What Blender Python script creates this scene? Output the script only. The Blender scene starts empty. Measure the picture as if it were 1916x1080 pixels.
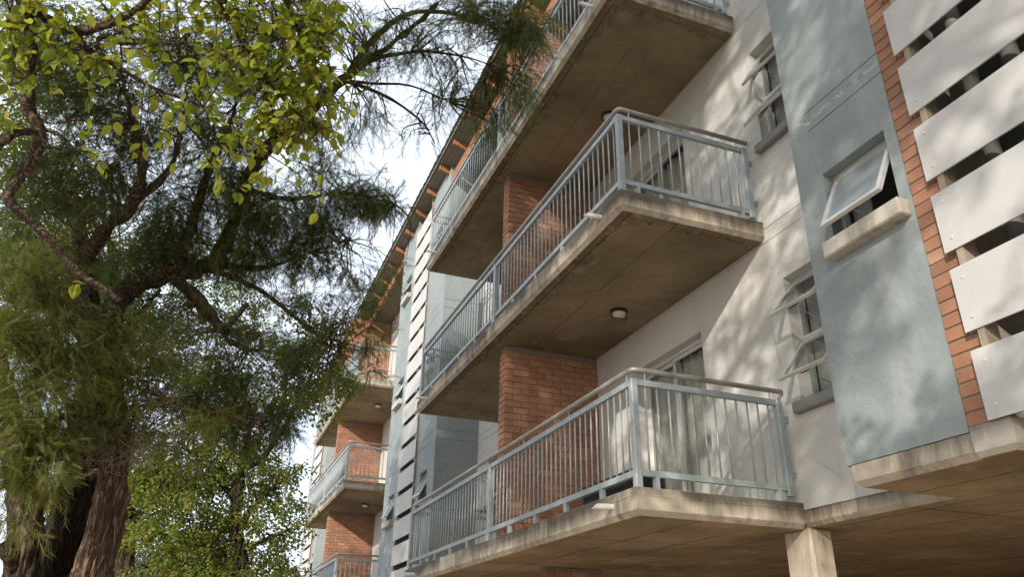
import bpy, math, random
import numpy as np
from mathutils import Vector, Matrix
SC = bpy.context.scene
COL = SC.collection
R = math.radians
# ------------------------------------------------------------------ camera
cd = bpy.data.cameras.new('camera'); cam = bpy.data.objects.new('camera', cd); COL.objects.link(cam)
SC.camera = cam
cd.sensor_fit = 'HORIZONTAL'; cd.sensor_width = 36.0; cd.lens = 36.0*1445.73/1916.0
cd.clip_start = 0.05; cd.clip_end = 2000
yaw, pitch, roll = 0.3637, 0.4474, 0.0173
fw = Vector((math.sin(yaw)*math.cos(pitch), math.cos(yaw)*math.cos(pitch), math.sin(pitch)))
rt = Vector((math.cos(yaw), -math.sin(yaw), 0)); up = rt.cross(fw)
r2 = rt*math.cos(roll)+up*math.sin(roll); u2 = -rt*math.sin(roll)+up*math.cos(roll)
CAMPOS = Vector((-4.7893, -5.4355, 1.5996))
m = Matrix((r2, u2, -fw)).transposed().to_4x4(); m.translation = CAMPOS
cam.matrix_world = m
# ------------------------------------------------------------------ sky and sun
SUN = Vector((-1.0, -0.97, 0.58)).normalized()          # towards the sun
elev = math.asin(SUN.z); SKYROT = math.atan2(SUN.x, SUN.y)
w = bpy.data.worlds.new('World'); SC.world = w; w.use_nodes = True
wn = w.node_tree.nodes; wl = w.node_tree.links
sky = wn.new('ShaderNodeTexSky'); sky.sky_type = 'NISHITA'; sky.sun_disc = False
sky.sun_elevation = elev; sky.sun_rotation = SKYROT
sky.air_density = 1.0; sky.dust_density = 4.0; sky.ozone_density = 1.0
# thin even cloud veil over the blue
tc = wn.new('ShaderNodeTexCoord'); cn = wn.new('ShaderNodeTexNoise'); cn.inputs['Scale'].default_value = 2.2
cn.inputs['Detail'].default_value = 6
wl.new(tc.outputs['Generated'], cn.inputs['Vector'])
rm = wn.new('ShaderNodeMapRange'); rm.inputs[1].default_value = 0.3; rm.inputs[2].default_value = 0.7
rm.inputs[3].default_value = 0.55; rm.inputs[4].default_value = 0.92
wl.new(cn.outputs['Fac'], rm.inputs[0])
mx = wn.new('ShaderNodeMix'); mx.data_type = 'RGBA'
wl.new(rm.outputs[0], mx.inputs['Factor']); wl.new(sky.outputs[0], mx.inputs['A'])
mx.inputs['B'].default_value = (5.8, 6.3, 7.0, 1)
bg = wn['Background']; bg.inputs['Strength'].default_value = 0.15
wl.new(mx.outputs['Result'], bg.inputs['Color'])
sd = bpy.data.lights.new('sun', 'SUN'); sun = bpy.data.objects.new('sun', sd); COL.objects.link(sun)
sd.energy = 2.65; sd.angle = R(0.53); sd.color = (1.0, 0.91, 0.78)
sun.rotation_euler = SUN.to_track_quat('Z', 'Y').to_euler(); sun.location = (-20, -20, 20)
vs = SC.view_settings; vs.view_transform = 'Standard'; vs.look = 'None'; vs.gamma = 1.0; vs.use_curve_mapping = False
vs.exposure = 0.75
SC.cycles.max_bounces = 8; SC.cycles.diffuse_bounces = 5; SC.cycles.transparent_max_bounces = 12
SC.cycles.transmission_bounces = 6; SC.cycles.glossy_bounces = 3
# ------------------------------------------------------------------ mesh helper
class MB:
    def __init__(s): s.v = []; s.f = []
    def quad8(s, p):
        b = len(s.v); s.v += p
        s.f += [(b, b+3, b+2, b+1), (b+4, b+5, b+6, b+7), (b, b+1, b+5, b+4), (b+1, b+2, b+6, b+5), (b+2, b+3, b+7, b+6), (b+3, b, b+4, b+7)]
        return s
    def box(s, x0, x1, y0, y1, z0, z1):
        return s.quad8([(x0, y0, z0), (x1, y0, z0), (x1, y1, z0), (x0, y1, z0), (x0, y0, z1), (x1, y0, z1), (x1, y1, z1), (x0, y1, z1)])
    def bbox(s, x0, x1, y0, y1, z0, z1, c):
        """box with all vertical and horizontal edges chamfered by c"""
        X, Y, Z = (x0, x1), (y0, y1), (z0, z1); b = len(s.v); idx = {}
        for i in (0, 1):
            for j in (0, 1):
                for k in (0, 1):
                    sx, sy, sz = (1-2*i)*c, (1-2*j)*c, (1-2*k)*c
                    for ax in range(3):
                        p = [X[i]+(0 if ax == 0 else sx), Y[j]+(0 if ax == 1 else sy), Z[k]+(0 if ax == 2 else sz)]
                        idx[(i, j, k, ax)] = len(s.v); s.v.append(tuple(p))
        g = lambda *a: idx[a]
        F = s.f
        for i in (0, 1):
            q = [g(i, 0, 0, 0), g(i, 1, 0, 0), g(i, 1, 1, 0), g(i, 0, 1, 0)]; F.append(tuple(q if i else q[::-1]))
            q = [g(0, i, 0, 1), g(1, i, 0, 1), g(1, i, 1, 1), g(0, i, 1, 1)]; F.append(tuple(q[::-1] if i else q))
            q = [g(0, 0, i, 2), g(1, 0, i, 2), g(1, 1, i, 2), g(0, 1, i, 2)]; F.append(tuple(q if i else q[::-1]))
        for i in (0, 1):
            for j in (0, 1):
                F.append((g(i, j, 0, 0), g(i, j, 1, 0), g(i, j, 1, 1), g(i, j, 0, 1)))
                F.append((g(i, 0, j, 0), g(i, 1, j, 0), g(i, 1, j, 2), g(i, 0, j, 2)))
                F.append((g(0, i, j, 1), g(1, i, j, 1), g(1, i, j, 2), g(0, i, j, 2)))
                for k in (0, 1): F.append((g(i, j, k, 0), g(i, j, k, 1), g(i, j, k, 2)))
        return s
    def cyl(s, a, b, r, n=10, r1=None, caps=True):
        a, b = Vector(a), Vector(b); d = (b-a).normalized(); r1 = r if r1 is None else r1
        u = d.orthogonal().normalized(); v = d.cross(u); o = len(s.v)
        for c, rr in ((a, r), (b, r1)):
            for i in range(n):
                t = 2*math.pi*i/n; s.v.append(tuple(c+(u*math.cos(t)+v*math.sin(t))*rr))
        for i in range(n): s.f.append((o+i, o+(i+1) % n, o+n+(i+1) % n, o+n+i))
        if caps: s.f.append(tuple(range(o+n-1, o-1, -1))); s.f.append(tuple(range(o+n, o+2*n)))
        return s
    def tube(s, pts, n=8, cap=True):
        """pts: (x,y,z,r); parallel-transported tube"""
        P = [Vector(p[:3]) for p in pts]; o = len(s.v); u = None
        for i, p in enumerate(P):
            d = (P[min(i+1, len(P)-1)]-P[max(i-1, 0)])
            if d.length < 1e-9: d = Vector((0, 0, 1))
            d.normalize()
            u = d.orthogonal().normalized() if u is None else (u-d*u.dot(d)).normalized()
            v = d.cross(u); r = pts[i][3]
            for k in range(n):
                t = 2*math.pi*k/n; s.v.append(tuple(p+(u*math.cos(t)+v*math.sin(t))*r))
        for i in range(len(P)-1):
            for k in range(n):
                a = o+i*n+k; b = o+i*n+(k+1) % n; s.f.append((a, b, b+n, a+n))
        if cap: s.f.append(tuple(range(o+n-1, o-1, -1))); e = o+(len(P)-1)*n; s.f.append(tuple(range(e, e+n)))
        return s
    def mesh(s, name, smooth=False):
        me = bpy.data.meshes.new(name); me.from_pydata(s.v, [], s.f); me.update()
        import bmesh
        bm = bmesh.new(); bm.from_mesh(me); bmesh.ops.recalc_face_normals(bm, faces=bm.faces); bm.to_mesh(me); bm.free()
        if smooth: me.polygons.foreach_set('use_smooth', [True]*len(me.polygons))
        return me
    def build(s, name, mat, parent=None, smooth=False, kind=None):
        return link(name, s.mesh(name, smooth), mat, parent, kind)
def link(name, me, mat, parent=None, kind=None):
    if mat is not None and not me.materials: me.materials.append(mat)
    o = bpy.data.objects.new(name, me); COL.objects.link(o); o.parent = parent
    if kind: o['kind'] = kind
    return o
def empty(name, loc=(0, 0, 0)):
    o = bpy.data.objects.new(name, None); COL.objects.link(o); o.location = loc; o.empty_display_size = .2; return o
def tag(o, label, cat, group=None):
    o['label'] = label; o['category'] = cat
    if group: o['group'] = group
    return o
# ------------------------------------------------------------------ materials
class NT:
    def __init__(s, name):
        s.m = bpy.data.materials.new(name); s.m.use_nodes = True; s.t = s.m.node_tree; s.p = s.t.nodes['Principled BSDF']
        s.out = s.t.nodes['Material Output']; s.tc = s.t.nodes.new('ShaderNodeTexCoord'); s.co = s.tc.outputs['Object']
    def n(s, ty): return s.t.nodes.new('ShaderNode'+ty)
    def l(s, a, b): s.t.links.new(a, b)
    def put(s, sock, v):
        if hasattr(v, 'links'): s.l(v, sock)
        elif isinstance(v, (tuple, list)): sock.default_value = tuple(v)+((1,) if len(v) == 3 and len(sock.default_value) == 4 else ())
        else: sock.default_value = v
    def mapped(s, scale, loc=(0, 0, 0), co=None):
        m = s.n('Mapping'); s.l(co or s.co, m.inputs[0]); m.inputs['Scale'].default_value = scale; m.inputs['Location'].default_value = loc; return m.outputs[0]
    def noise(s, scale, detail=5, rough=.55, co=None, dist=0):
        k = s.n('TexNoise'); s.l(co or s.co, k.inputs['Vector']); k.inputs['Scale'].default_value = scale
        k.inputs['Detail'].default_value = detail; k.inputs['Roughness'].default_value = rough; k.inputs['Distortion'].default_value = dist
        return k.outputs['Fac']
    def ramp(s, f, a, b, lo=0., hi=1.):
        k = s.n('MapRange'); s.put(k.inputs[0], f); k.inputs[1].default_value = a; k.inputs[2].default_value = b
        k.inputs[3].default_value = lo; k.inputs[4].default_value = hi; return k.outputs[0]
    def mix(s, f, a, b, mode='MIX'):
        k = s.n('Mix'); k.data_type = 'RGBA'; k.blend_type = mode
        s.put(k.inputs['Factor'], f); s.put(k.inputs['A'], a); s.put(k.inputs['B'], b); return k.outputs['Result']
    def math(s, op, a, b=0., c=0.):
        k = s.n('Math'); k.operation = op; s.put(k.inputs[0], a); s.put(k.inputs[1], b); s.put(k.inputs[2], c); return k.outputs[0]
    def sep(s, co=None):
        k = s.n('SeparateXYZ'); s.l(co or s.co, k.inputs[0]); return k.outputs
    def bump(s, h, strength=.3, dist=.01, prev=None):
        k = s.n('Bump'); k.inputs['Strength'].default_value = strength; k.inputs['Distance'].default_value = dist; s.l(h, k.inputs['Height'])
        if prev: s.l(prev, k.inputs['Normal'])
        return k.outputs[0]
    def done(s, col, rough=.8, nrm=None, metal=0., spec=.3):
        s.put(s.p.inputs['Base Color'], col); s.put(s.p.inputs['Roughness'], rough); s.put(s.p.inputs['Metallic'], metal)
        s.p.inputs['Specular IOR Level'].default_value = spec
        if nrm: s.l(nrm, s.p.inputs['Normal'])
        return s.m
def plaster(name, c1, c2, dirt, dirt_amt=.35, crack=True):
    t = NT(name)
    a = t.noise(.9, 6, .6); col = t.mix(t.ramp(a, .35, .65), c1, c2)
    st = t.noise(1.0, 6, .65, t.mapped((3.5, 3.5, .45)))
    col = t.mix(t.ramp(st, .55, .8, 0, dirt_amt), col, dirt)
    sp = t.noise(14, 4, .6); col = t.mix(t.ramp(sp, .62, .75, 0, .35), col, tuple(x*.8 for x in c2))
    if crack:
        v = t.n('TexVoronoi'); v.feature = 'DISTANCE_TO_EDGE'; v.inputs['Scale'].default_value = .55
        wob = t.n('TexNoise'); wob.inputs['Scale'].default_value = 3; wob.inputs['Detail'].default_value = 6; t.l(t.co, wob.inputs['Vector'])
        ad = t.n('Mix'); ad.data_type = 'VECTOR'; ad.inputs['Factor'].default_value = .08; t.l(t.co, ad.inputs['A']); t.l(wob.outputs['Color'], ad.inputs['B'])
        t.l(ad.outputs['Result'], v.inputs['Vector'])
        ck = t.math('MULTIPLY', t.ramp(v.outputs['Distance'], 0, .006, 1, 0), t.ramp(t.noise(.8, 3), .5, .6))
        col = t.mix(t.math('MULTIPLY', ck, .4), col, tuple(x*.45 for x in c1))
    if name.startswith('blue'):
        gx, gy, gz = t.sep(); ln = t.noise(1.0, 7, .7, t.mapped((0, 2.2, 0))); zc = t.math('ADD', 5.28, t.math('MULTIPLY', ln, .40))
        dd = t.math('ABSOLUTE', t.math('SUBTRACT', gz, zc)); mk = t.math('MULTIPLY', t.ramp(t.math('ABSOLUTE', t.math('ADD', gy, 1.95)), .38, .5, 1, 0), t.ramp(t.noise(1, 3, .5, t.mapped((0, 5, 0), (0, 9, 0))), .38, .45))
        col = t.mix(t.math('MULTIPLY', t.ramp(dd, .002, .007, .9, 0), mk), col, (.10, .075, .06))
        col = t.mix(t.math('MULTIPLY', t.math('MULTIPLY', t.ramp(t.math('ADD', dd, t.math('MULTIPLY', t.noise(30, 4), .03)), .022, .03, .7, 0), mk), t.ramp(t.noise(4, 3), .5, .56)), col, (.55, .56, .54))
    b1 = t.bump(t.noise(35, 6, .7), .25, .006); b2 = t.bump(t.noise(5, 6, .62, dist=.4), .55, .03, b1)
    return t.done(col, .85, b2)
M = {}
M['white'] = plaster('white_plaster', (.53, .525, .51), (.61, .605, .59), (.38, .365, .335), .4)
M['blue'] = plaster('blue_grey_plaster', (.235, .275, .285), (.29, .33, .34), (.39, .42, .42), .55)
M['grey'] = plaster('dark_grey_plaster', (.10, .11, .115), (.13, .14, .145), (.2, .2, .2), .3, False)
M['sillgrey'] = plaster('sill_paint', (.20, .21, .21), (.25, .26, .26), (.15, .15, .15), .5, False)
def concrete(name, c1, c2, stain, warm):
    t = NT(name); col = t.mix(t.ramp(t.noise(2.2, 7, .65), .3, .7), c1, c2)
    col = t.mix(t.ramp(t.noise(1.3, 4, .6), .5, .75, 0, .6), col, warm)
    s1 = t.noise(1.0, 7, .7, t.mapped((9, 9, 1.3))); s2 = t.noise(.9, 4, .6)
    st = t.math('MULTIPLY', t.ramp(s1, .44, .62), t.ramp(s2, .42, .58))
    col = t.mix(t.math('MULTIPLY', st, .8), col, stain)
    zt = t.math('MULTIPLY', t.math('SUBTRACT', 1.0, t.math('FRACT', t.math('DIVIDE', t.math('SUBTRACT', t.sep()[2], 2.85-28.001), 2.8))), 2.8)
    run = t.noise(1.0, 8, .75, t.mapped((16, 16, 2.0), (3, 1, 0))); deep = t.math('SUBTRACT', t.math('MULTIPLY', t.noise(1.1, 3, .5), .62), .12)
    rn = t.math('MULTIPLY', t.ramp(t.math('SUBTRACT', zt, t.math('MULTIPLY', run, deep)), -.06, .07, 1, 0), t.ramp(t.noise(.8, 5, .6, t.mapped((1, 1, 1), (7, 3, 0))), .38, .50))
    col = t.mix(t.math('MULTIPLY', rn, .88), col, tuple(x*.8 for x in stain))
    # pour line along the edge
    z = t.sep()[2]; h = t.math('FRACT', t.math('DIVIDE', t.math('SUBTRACT', z, 2.85-.085+28), 2.8))
    wv = t.math('ADD', h, t.math('MULTIPLY', t.math('SUBTRACT', t.noise(3, 5), .5), .012))
    ln = t.ramp(t.math('ABSOLUTE', t.math('SUBTRACT', wv, .006)), 0, .0016, 1, 0)
    col = t.mix(t.math('MULTIPLY', ln, t.ramp(t.noise(1.7, 3), .4, .55, 0, .75)), col, tuple(x*.35 for x in stain))
    pit = t.ramp(t.noise(45, 3, .6), .66, .74); col = t.mix(t.math('MULTIPLY', pit, .35), col, stain)
    b = t.bump(t.noise(28, 8, .7), .4, .008); b = t.bump(t.noise(5, 5, .6), .35, .02, b)
    return t.done(col, .9, b)
M['conc'] = concrete('weathered_concrete', (.40, .355, .29), (.52, .46, .38), (.10, .085, .07), (.55, .46, .34))
M['concpale'] = concrete('pale_concrete', (.46, .43, .38), (.55, .52, .46), (.2, .18, .15), (.5, .46, .38))
def soffit(name, edge, wet, k=1.0, jw=.006):
    t = NT(name); x, y, z = t.sep()
    a = t.noise(.8, 6, .6); col = t.mix(t.ramp(a, .38, .62), tuple(.82*c*k for c in (.225, .178, .115)), tuple(c*k for c in (.33, .26, .17)))
    col = t.mix(t.ramp(t.noise(.6, 3, .5, t.mapped((1, .35, 1), (4, 0, 0))), .5, .72, 0, .6), col, tuple(c*k for c in (.31, .205, .115)))
    col = t.mix(t.ramp(t.noise(6, 6, .7), .52, .75, 0, .5), col, (.15, .115, .08)); col = t.mix(t.ramp(t.noise(2.3, 7, .7, t.mapped((1, 1, 1), (5, 2, 0))), .55, .68, 0, .55), col, tuple(c*k for c in (.40, .33, .23)))
    # shutter-board joints
    def joint(c, per, off, wd=jw):
        f = t.math('FRACT', t.math('DIVIDE', t.math('ADD', t.math('ADD', c, 50.0), off), per))
        d = t.math('MULTIPLY', t.math('ABSOLUTE', t.math('SUBTRACT', f, .5)), per); return t.ramp(d, 0, wd, 1, 0)
    jx = joint(x, edge[0], edge[1]); jy = joint(y, edge[2], edge[3])
    jj = t.math('MAXIMUM', jx, jy); brk = t.ramp(t.noise(1.1, 4), .3, .5, .35, 1)
    jj = t.math('MULTIPLY', jj, brk); col = t.mix(t.math('MULTIPLY', jj, .85), col, (.045, .03, .018))
    bh = t.math('MULTIPLY', jj, -1.0)
    if wet:
        # water stains creeping in from the outer edges, ring shaped
        nz = t.noise(4.5, 7, .65, dist=.6); dx = t.math('ADD', x, 1.64); dy0 = t.math('FRACT', t.math('DIVIDE', t.math('ADD', y, 14.65), 14.65))
        dy = t.math('MULTIPLY', dy0, 14.65)
        dmin = t.math('MINIMUM', dx, dy); k = t.math('ADD', dmin, t.math('MULTIPLY', t.math('SUBTRACT', nz, .5), .75))
        ring = t.ramp(t.math('ABSOLUTE', t.math('SUBTRACT', k, .16)), 0, .02, 1, 0)
        inside = t.ramp(k, .05, .17, .85, 0)
        col = t.mix(inside, col, (.20, .145, .095)); col = t.mix(t.math('MULTIPLY', ring, .85), col, (.075, .05, .032))
        grv = t.math('MAXIMUM', t.ramp(t.math('ABSOLUTE', t.math('SUBTRACT', dx, .135)), .004, .014, 1, 0), t.math('MULTIPLY', t.ramp(t.math('ABSOLUTE', t.math('SUBTRACT', dy, .135)), .004, .014, 1, 0), .5))
        band = t.math('MULTIPLY', t.ramp(t.math('ADD', dx, t.math('MULTIPLY', t.math('SUBTRACT', t.noise(3, 6, .7), .5), .25)), .04, .14, .75, 0), t.ramp(t.noise(.5, 3), .3, .5, .4, 1))
        col = t.mix(band, col, (.085, .058, .038)); col = t.mix(t.math('MULTIPLY', grv, .7), col, (.06, .04, .026)); bh = t.math('SUBTRACT', bh, grv)
        flake = t.math('MULTIPLY', t.ramp(t.noise(9, 6, .7), .57, .6), t.ramp(k, .1, .24, 1, 0))
        col = t.mix(t.math('MULTIPLY', flake, .6), col, (.42, .35, .26)); bh = t.math('ADD', bh, t.math('MULTIPLY', flake, -.5))
    b = t.bump(bh, .6, .01); b = t.bump(t.noise(9, 6, .65), .3, .012, b)
    return t.done(col, .92, b, spec=.15)
M['soffit'] = soffit('balcony_soffit', (1.22, .4, 1.85, .9), True, .92)
M['soffit1'] = soffit('parking_soffit', (.61, .12, 2.44, 1.1), False, 1.3, .016)
def brickmat():
    t = NT('fired_clay_brick'); oi = t.n('ObjectInfo'); rnd = oi.outputs['Random']
    at = t.n('Attribute'); at.attribute_name = 'tint'; rr = t.math('FRACT', t.math('ADD', rnd, at.outputs['Fac']))
    cr = t.n('ValToRGB'); t.l(rr, cr.inputs[0]); e = cr.color_ramp.elements
    e[0].color = (.25, .135, .09, 1); e[1].color = (.46, .29, .205, 1)
    for p, c in ((.15, (.35, .183, .118, 1)), (.4, (.38, .20, .13, 1)), (.6, (.42, .228, .148, 1)), (.75, (.30, .155, .105, 1)), (.88, (.40, .215, .14, 1))): x = e.new(p); x.color = c
    g = t.tc.outputs['Object']
    col = t.mix(t.ramp(t.noise(18, 6, .7), .35, .7, 0, .55), cr.outputs[0], (.27, .125, .08))
    col = t.mix(t.ramp(t.noise(60, 3, .6), .6, .72, 0, .5), col, (.55, .32, .22)); ge = t.n('NewGeometry'); wz = t.noise(2.2, 5, .6, ge.outputs['Position']); col = t.mix(t.ramp(wz, .5, .72, 0, .5), col, (.22, .12, .085))
    b = t.bump(t.noise(70, 5, .7), .5, .004)
    return t.done(col, .9, b, spec=.2)
M['brick'] = brickmat()
t = NT('mortar'); M['mortar'] = t.done(t.mix(t.noise(20, 5), (.27, .225, .185), (.20, .165, .135)), .95, t.bump(t.noise(60, 4), .4, .004))  # grey-brown mortar, darkened further to paint in shadow in the recessed joints
def steel():
    t = NT('galvanised_steel'); col = t.mix(t.ramp(t.noise(6, 6, .7), .35, .7), (.30, .345, .365), (.40, .445, .465))
    col = t.mix(t.ramp(t.noise(3, 6, .7, t.mapped((6, 6, 1))), .6, .75, 0, .5), col, (.30, .31, .30))
    col = t.mix(t.math('MULTIPLY', t.ramp(t.noise(22, 5, .7), .62, .72), t.ramp(t.noise(2.1, 3), .52, .62)), col, (.20, .115, .065))
    return t.done(col, t.ramp(t.noise(25, 4), .3, .7, .38, .6), t.bump(t.noise(90, 3), .12, .002), metal=.2, spec=.45)
M['steel'] = steel()
def tubesteel():
    t = NT('weathered_steel_tube'); col = t.mix(t.ramp(t.noise(5, 6, .7), .4, .7), (.42, .40, .375), (.30, .28, .26))
    return t.done(col, .5, t.bump(t.noise(60, 4), .15, .002), metal=.45, spec=.5)
M['tube'] = tubesteel()
def panelmat():
    t = NT('fibre_cement_panel'); col = t.mix(t.ramp(t.noise(1.6, 5, .6), .35, .65), (.475, .475, .478), (.535, .535, .538))
    col = t.mix(t.ramp(t.noise(1, 7, .7, t.mapped((9, 9, .9), (2, 0, 0))), .55, .8, 0, .35), col, (.36, .35, .33)); col = t.mix(t.ramp(t.noise(1, 6, .7, t.mapped((2, 2, .5))), .55, .8, 0, .35), col, (.36, .345, .32))
    return t.done(col, .7, t.bump(t.noise(30, 5, .7), .12, .004))
M['panel'] = panelmat()
def alu():
    t = NT('aluminium_frame'); return t.done(t.mix(t.noise(8, 4), (.62, .62, .61), (.74, .74, .73)), .42, metal=.5, spec=.5)
M['alu'] = alu()
def glass(name, tint, refl, frost=False):
    t = NT(name); N = t.t.nodes
    tr = N.new('ShaderNodeBsdfTransparent'); tr.inputs[0].default_value = (*tint, 1)
    gl = N.new('ShaderNodeBsdfGlossy'); gl.inputs['Roughness'].default_value = .03; gl.inputs[0].default_value = (.9, .93, .95, 1)
    lw = N.new('ShaderNodeLayerWeight'); lw.inputs['Blend'].default_value = .5
    fz = t.math('ADD', t.math('MULTIPLY', t.math('POWER', lw.outputs['Facing'], 5.0), .5), .03)
    ms = N.new('ShaderNodeMixShader'); t.l(fz, ms.inputs[0])
    if frost:
        df = N.new('ShaderNodeBsdfDiffuse'); df.inputs[0].default_value = (.40, .455, .49, 1)
        tl = N.new('ShaderNodeBsdfTranslucent'); tl.inputs[0].default_value = (.45, .50, .53, 1)
        m2 = N.new('ShaderNodeMixShader'); m2.inputs[0].default_value = .4; t.l(df.outputs[0], m2.inputs[1]); t.l(tl.outputs[0], m2.inputs[2])
        m3 = N.new('ShaderNodeMixShader'); m3.inputs[0].default_value = .12; t.l(m2.outputs[0], m3.inputs[1]); t.l(tr.outputs[0], m3.inputs[2])
        t.l(m3.outputs[0], ms.inputs[1]); gl.inputs['Roughness'].default_value = .15
    else: t.l(tr.outputs[0], ms.inputs[1])
    t.l(gl.outputs[0], ms.inputs[2]); t.l(ms.outputs[0], t.out.inputs[0]); return t.m
M['glass'] = glass('window_glass', (.90, .91, .905), 1.5)
M['frost'] = glass('frosted_glass', (.8, .84, .84), 1.45, True)
def simple(name, c1, c2=None, rough=.7, sc=8, metal=0., bump=.15, bsc=40):
    t = NT(name); c2 = c2 or tuple(x*.8 for x in c1)
    return t.done(t.mix(t.ramp(t.noise(sc, 5, .6), .35, .65), c1, c2), rough, t.bump(t.noise(bsc, 4), bump, .004), metal)
M['pvc'] = simple('white_pvc', (.72, .70, .65), (.60, .58, .53), .4)
M['pvcgrey'] = simple('grey_pipe', (.34, .35, .35), (.26, .26, .26), .5)
M['dark'] = simple('interior_paint', (.30, .28, .25), (.26, .24, .22), .9)
M['black'] = simple('black_plastic', (.02, .02, .02), (.03, .03, .03), .4)
M['lens'] = simple('lamp_lens', (.75, .73, .68), (.65, .62, .57), .25)
def wood(name, c1, c2, ax=(14, 1.2, 14)):
    t = NT(name); g = t.noise(3, 7, .65, t.mapped(ax)); return t.done(t.mix(t.ramp(g, .35, .65), c1, c2), .8, t.bump(g, .4, .005))
M['timber'] = wood('stained_timber', (.36, .175, .09), (.26, .12, .065))
M['batten'] = wood('raw_timber', (.38, .31, .245), (.29, .235, .18), (14, 14, 1.2))
M['board'] = wood('grey_soffit_board', (.22, .21, .18), (.16, .15, .13))
M['tile'] = simple('dark_roof_tile', (.115, .12, .12), (.07, .072, .072), .8, 5, bump=.4)
def ground():
    t = NT('paving'); b = t.n('TexBrick'); t.l(t.co, b.inputs['Vector']); b.inputs['Scale'].default_value = 1
    b.inputs['Brick Width'].default_value = .21; b.inputs['Row Height'].default_value = .105; b.inputs['Mortar Size'].default_value = .006
    b.inputs['Color1'].default_value = (.41, .335, .26, 1); b.inputs['Color2'].default_value = (.34, .275, .21, 1); b.inputs['Mortar'].default_value = (.14, .11, .08, 1)
    return t.done(t.mix(t.ramp(t.noise(.6, 5), .4, .7, 0, .5), b.outputs['Color'], (.40, .32, .23)), .9, t.bump(b.outputs['Fac'], -.4, .01))
M['ground'] = ground()
def curtain():
    t = NT('printed_curtain'); N = t.t.nodes
    v = t.n('TexVoronoi'); v.feature = 'DISTANCE_TO_EDGE'; t.l(t.mapped((1, 5.5, 2.6)), v.inputs['Vector']); v.inputs['Scale'].default_value = 1.3
    wob = t.noise(2.5, 4); ln = t.ramp(v.outputs['Distance'], .0, .035, 1, 0)
    v2 = t.n('TexVoronoi'); v2.feature = 'DISTANCE_TO_EDGE'; t.l(t.mapped((1, 9, 6), (1, 3, 2)), v2.inputs['Vector']); v2.inputs['Scale'].default_value = 1.6
    ln2 = t.math('MULTIPLY', t.ramp(v2.outputs['Distance'], 0, .03, 1, 0), t.ramp(t.noise(1.6, 2), .45, .55))
    ln = t.math('MAXIMUM', t.math('MULTIPLY', ln, t.ramp(wob, .42, .5)), ln2)
    col = t.mix(t.math('MULTIPLY', ln, .55), (.78, .77, .73), (.45, .445, .41))
    df = N.new('ShaderNodeBsdfDiffuse'); tl = N.new('ShaderNodeBsdfTranslucent'); t.l(col, df.inputs[0]); t.l(col, tl.inputs[0])
    ms = N.new('ShaderNodeMixShader'); ms.inputs[0].default_value = .3; t.l(df.outputs[0], ms.inputs[1]); t.l(tl.outputs[0], ms.inputs[2]); t.l(ms.outputs[0], t.out.inputs[0])
    return t.m
M['curtain'] = curtain()
def bark(name, c1, c2, sc=1.0, limb=False):
    t = NT(name)
    if limb: mp = t.mapped((7*sc, 7*sc, 5*sc)); mf = t.mapped((20*sc, 20*sc, 14*sc))
    else: mp = t.mapped((11*sc, 11*sc, 1.5*sc)); mf = t.mapped((26*sc, 26*sc, 6*sc))
    n1 = t.noise(1.6, 9, .62, mp, 1.2); rid = t.ramp(t.math('ABSOLUTE', t.math('SUBTRACT', n1, .5)), 0, .11)
    n2 = t.noise(1.5, 6, .65, mf, .5); h = t.math('ADD', t.math('MULTIPLY', rid, .7), t.math('MULTIPLY', n2, .5))
    col = t.mix(t.ramp(n2, .3, .7), c1, c2); col = t.mix(t.ramp(rid, 0, .8, .92, 0), col, tuple(x*.16 for x in c1))
    col = t.mix(t.ramp(t.noise(1.1, 4), .5, .7, 0, .45), col, tuple((x+y)*.5*k for x, y, k in zip(c1, c2, (.85, .95, 1.0))))
    return t.done(col, .95, t.bump(h, 1.0, .045/sc), spec=.1)
M['bark'] = bark('rugged_red_bark', (.25, .155, .105), (.42, .30, .22))
M['barkgrey'] = bark('grey_bark', (.13, .095, .07), (.20, .155, .12))
M['barkfine'] = bark('smooth_branch_bark', (.16, .115, .085), (.25, .185, .14), 3, True)
M['barklimb'] = bark('brown_limb_bark', (.13, .088, .062), (.21, .145, .105), 1.4, True)
M['barkshade'] = bark('shade_darkened_bark', (.065, .045, .035), (.10, .07, .055))  # bark colour darkened to paint in the deep shade on the second trunk
def leafmat(name, cols, transl=.4, rough=.5):
    t = NT(name); N = t.t.nodes; at = t.n('Attribute'); at.attribute_name = 'tint'
    oi = t.n('ObjectInfo'); f = t.math('FRACT', t.math('ADD', at.outputs['Fac'], oi.outputs['Random']))
    cr = t.n('ValToRGB'); t.l(f, cr.inputs[0]); el = cr.color_ramp.elements
    el[0].color = (*cols[0], 1); el[1].color = (*cols[-1], 1)
    for i, c in enumerate(cols[1:-1]): x = el.new((i+1)/(len(cols)-1)); x.color = (*c, 1)
    p = t.p; t.l(cr.outputs[0], p.inputs['Base Color']); p.inputs['Roughness'].default_value = rough; p.inputs['Specular IOR Level'].default_value = .3
    tl = N.new('ShaderNodeBsdfTranslucent'); br = t.mix(1.0, cr.outputs[0], (1.5, 1.55, .7), 'MULTIPLY'); t.l(br, tl.inputs[0])
    ms = N.new('ShaderNodeMixShader'); ms.inputs[0].default_value = transl; t.l(p.outputs[0], ms.inputs[1]); t.l(tl.outputs[0], ms.inputs[2]); t.l(ms.outputs[0], t.out.inputs[0])
    return t.m
M['feather'] = leafmat('feathery_leaf', [(.062, .085, .03), (.09, .115, .038), (.12, .145, .05), (.075, .10, .037), (.15, .155, .062)], .42)
M['yellow'] = leafmat('yellow_green_leaf', [(.15, .195, .03), (.23, .265, .04), (.29, .30, .05), (.175, .225, .035), (.34, .30, .065)], .5)
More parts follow.
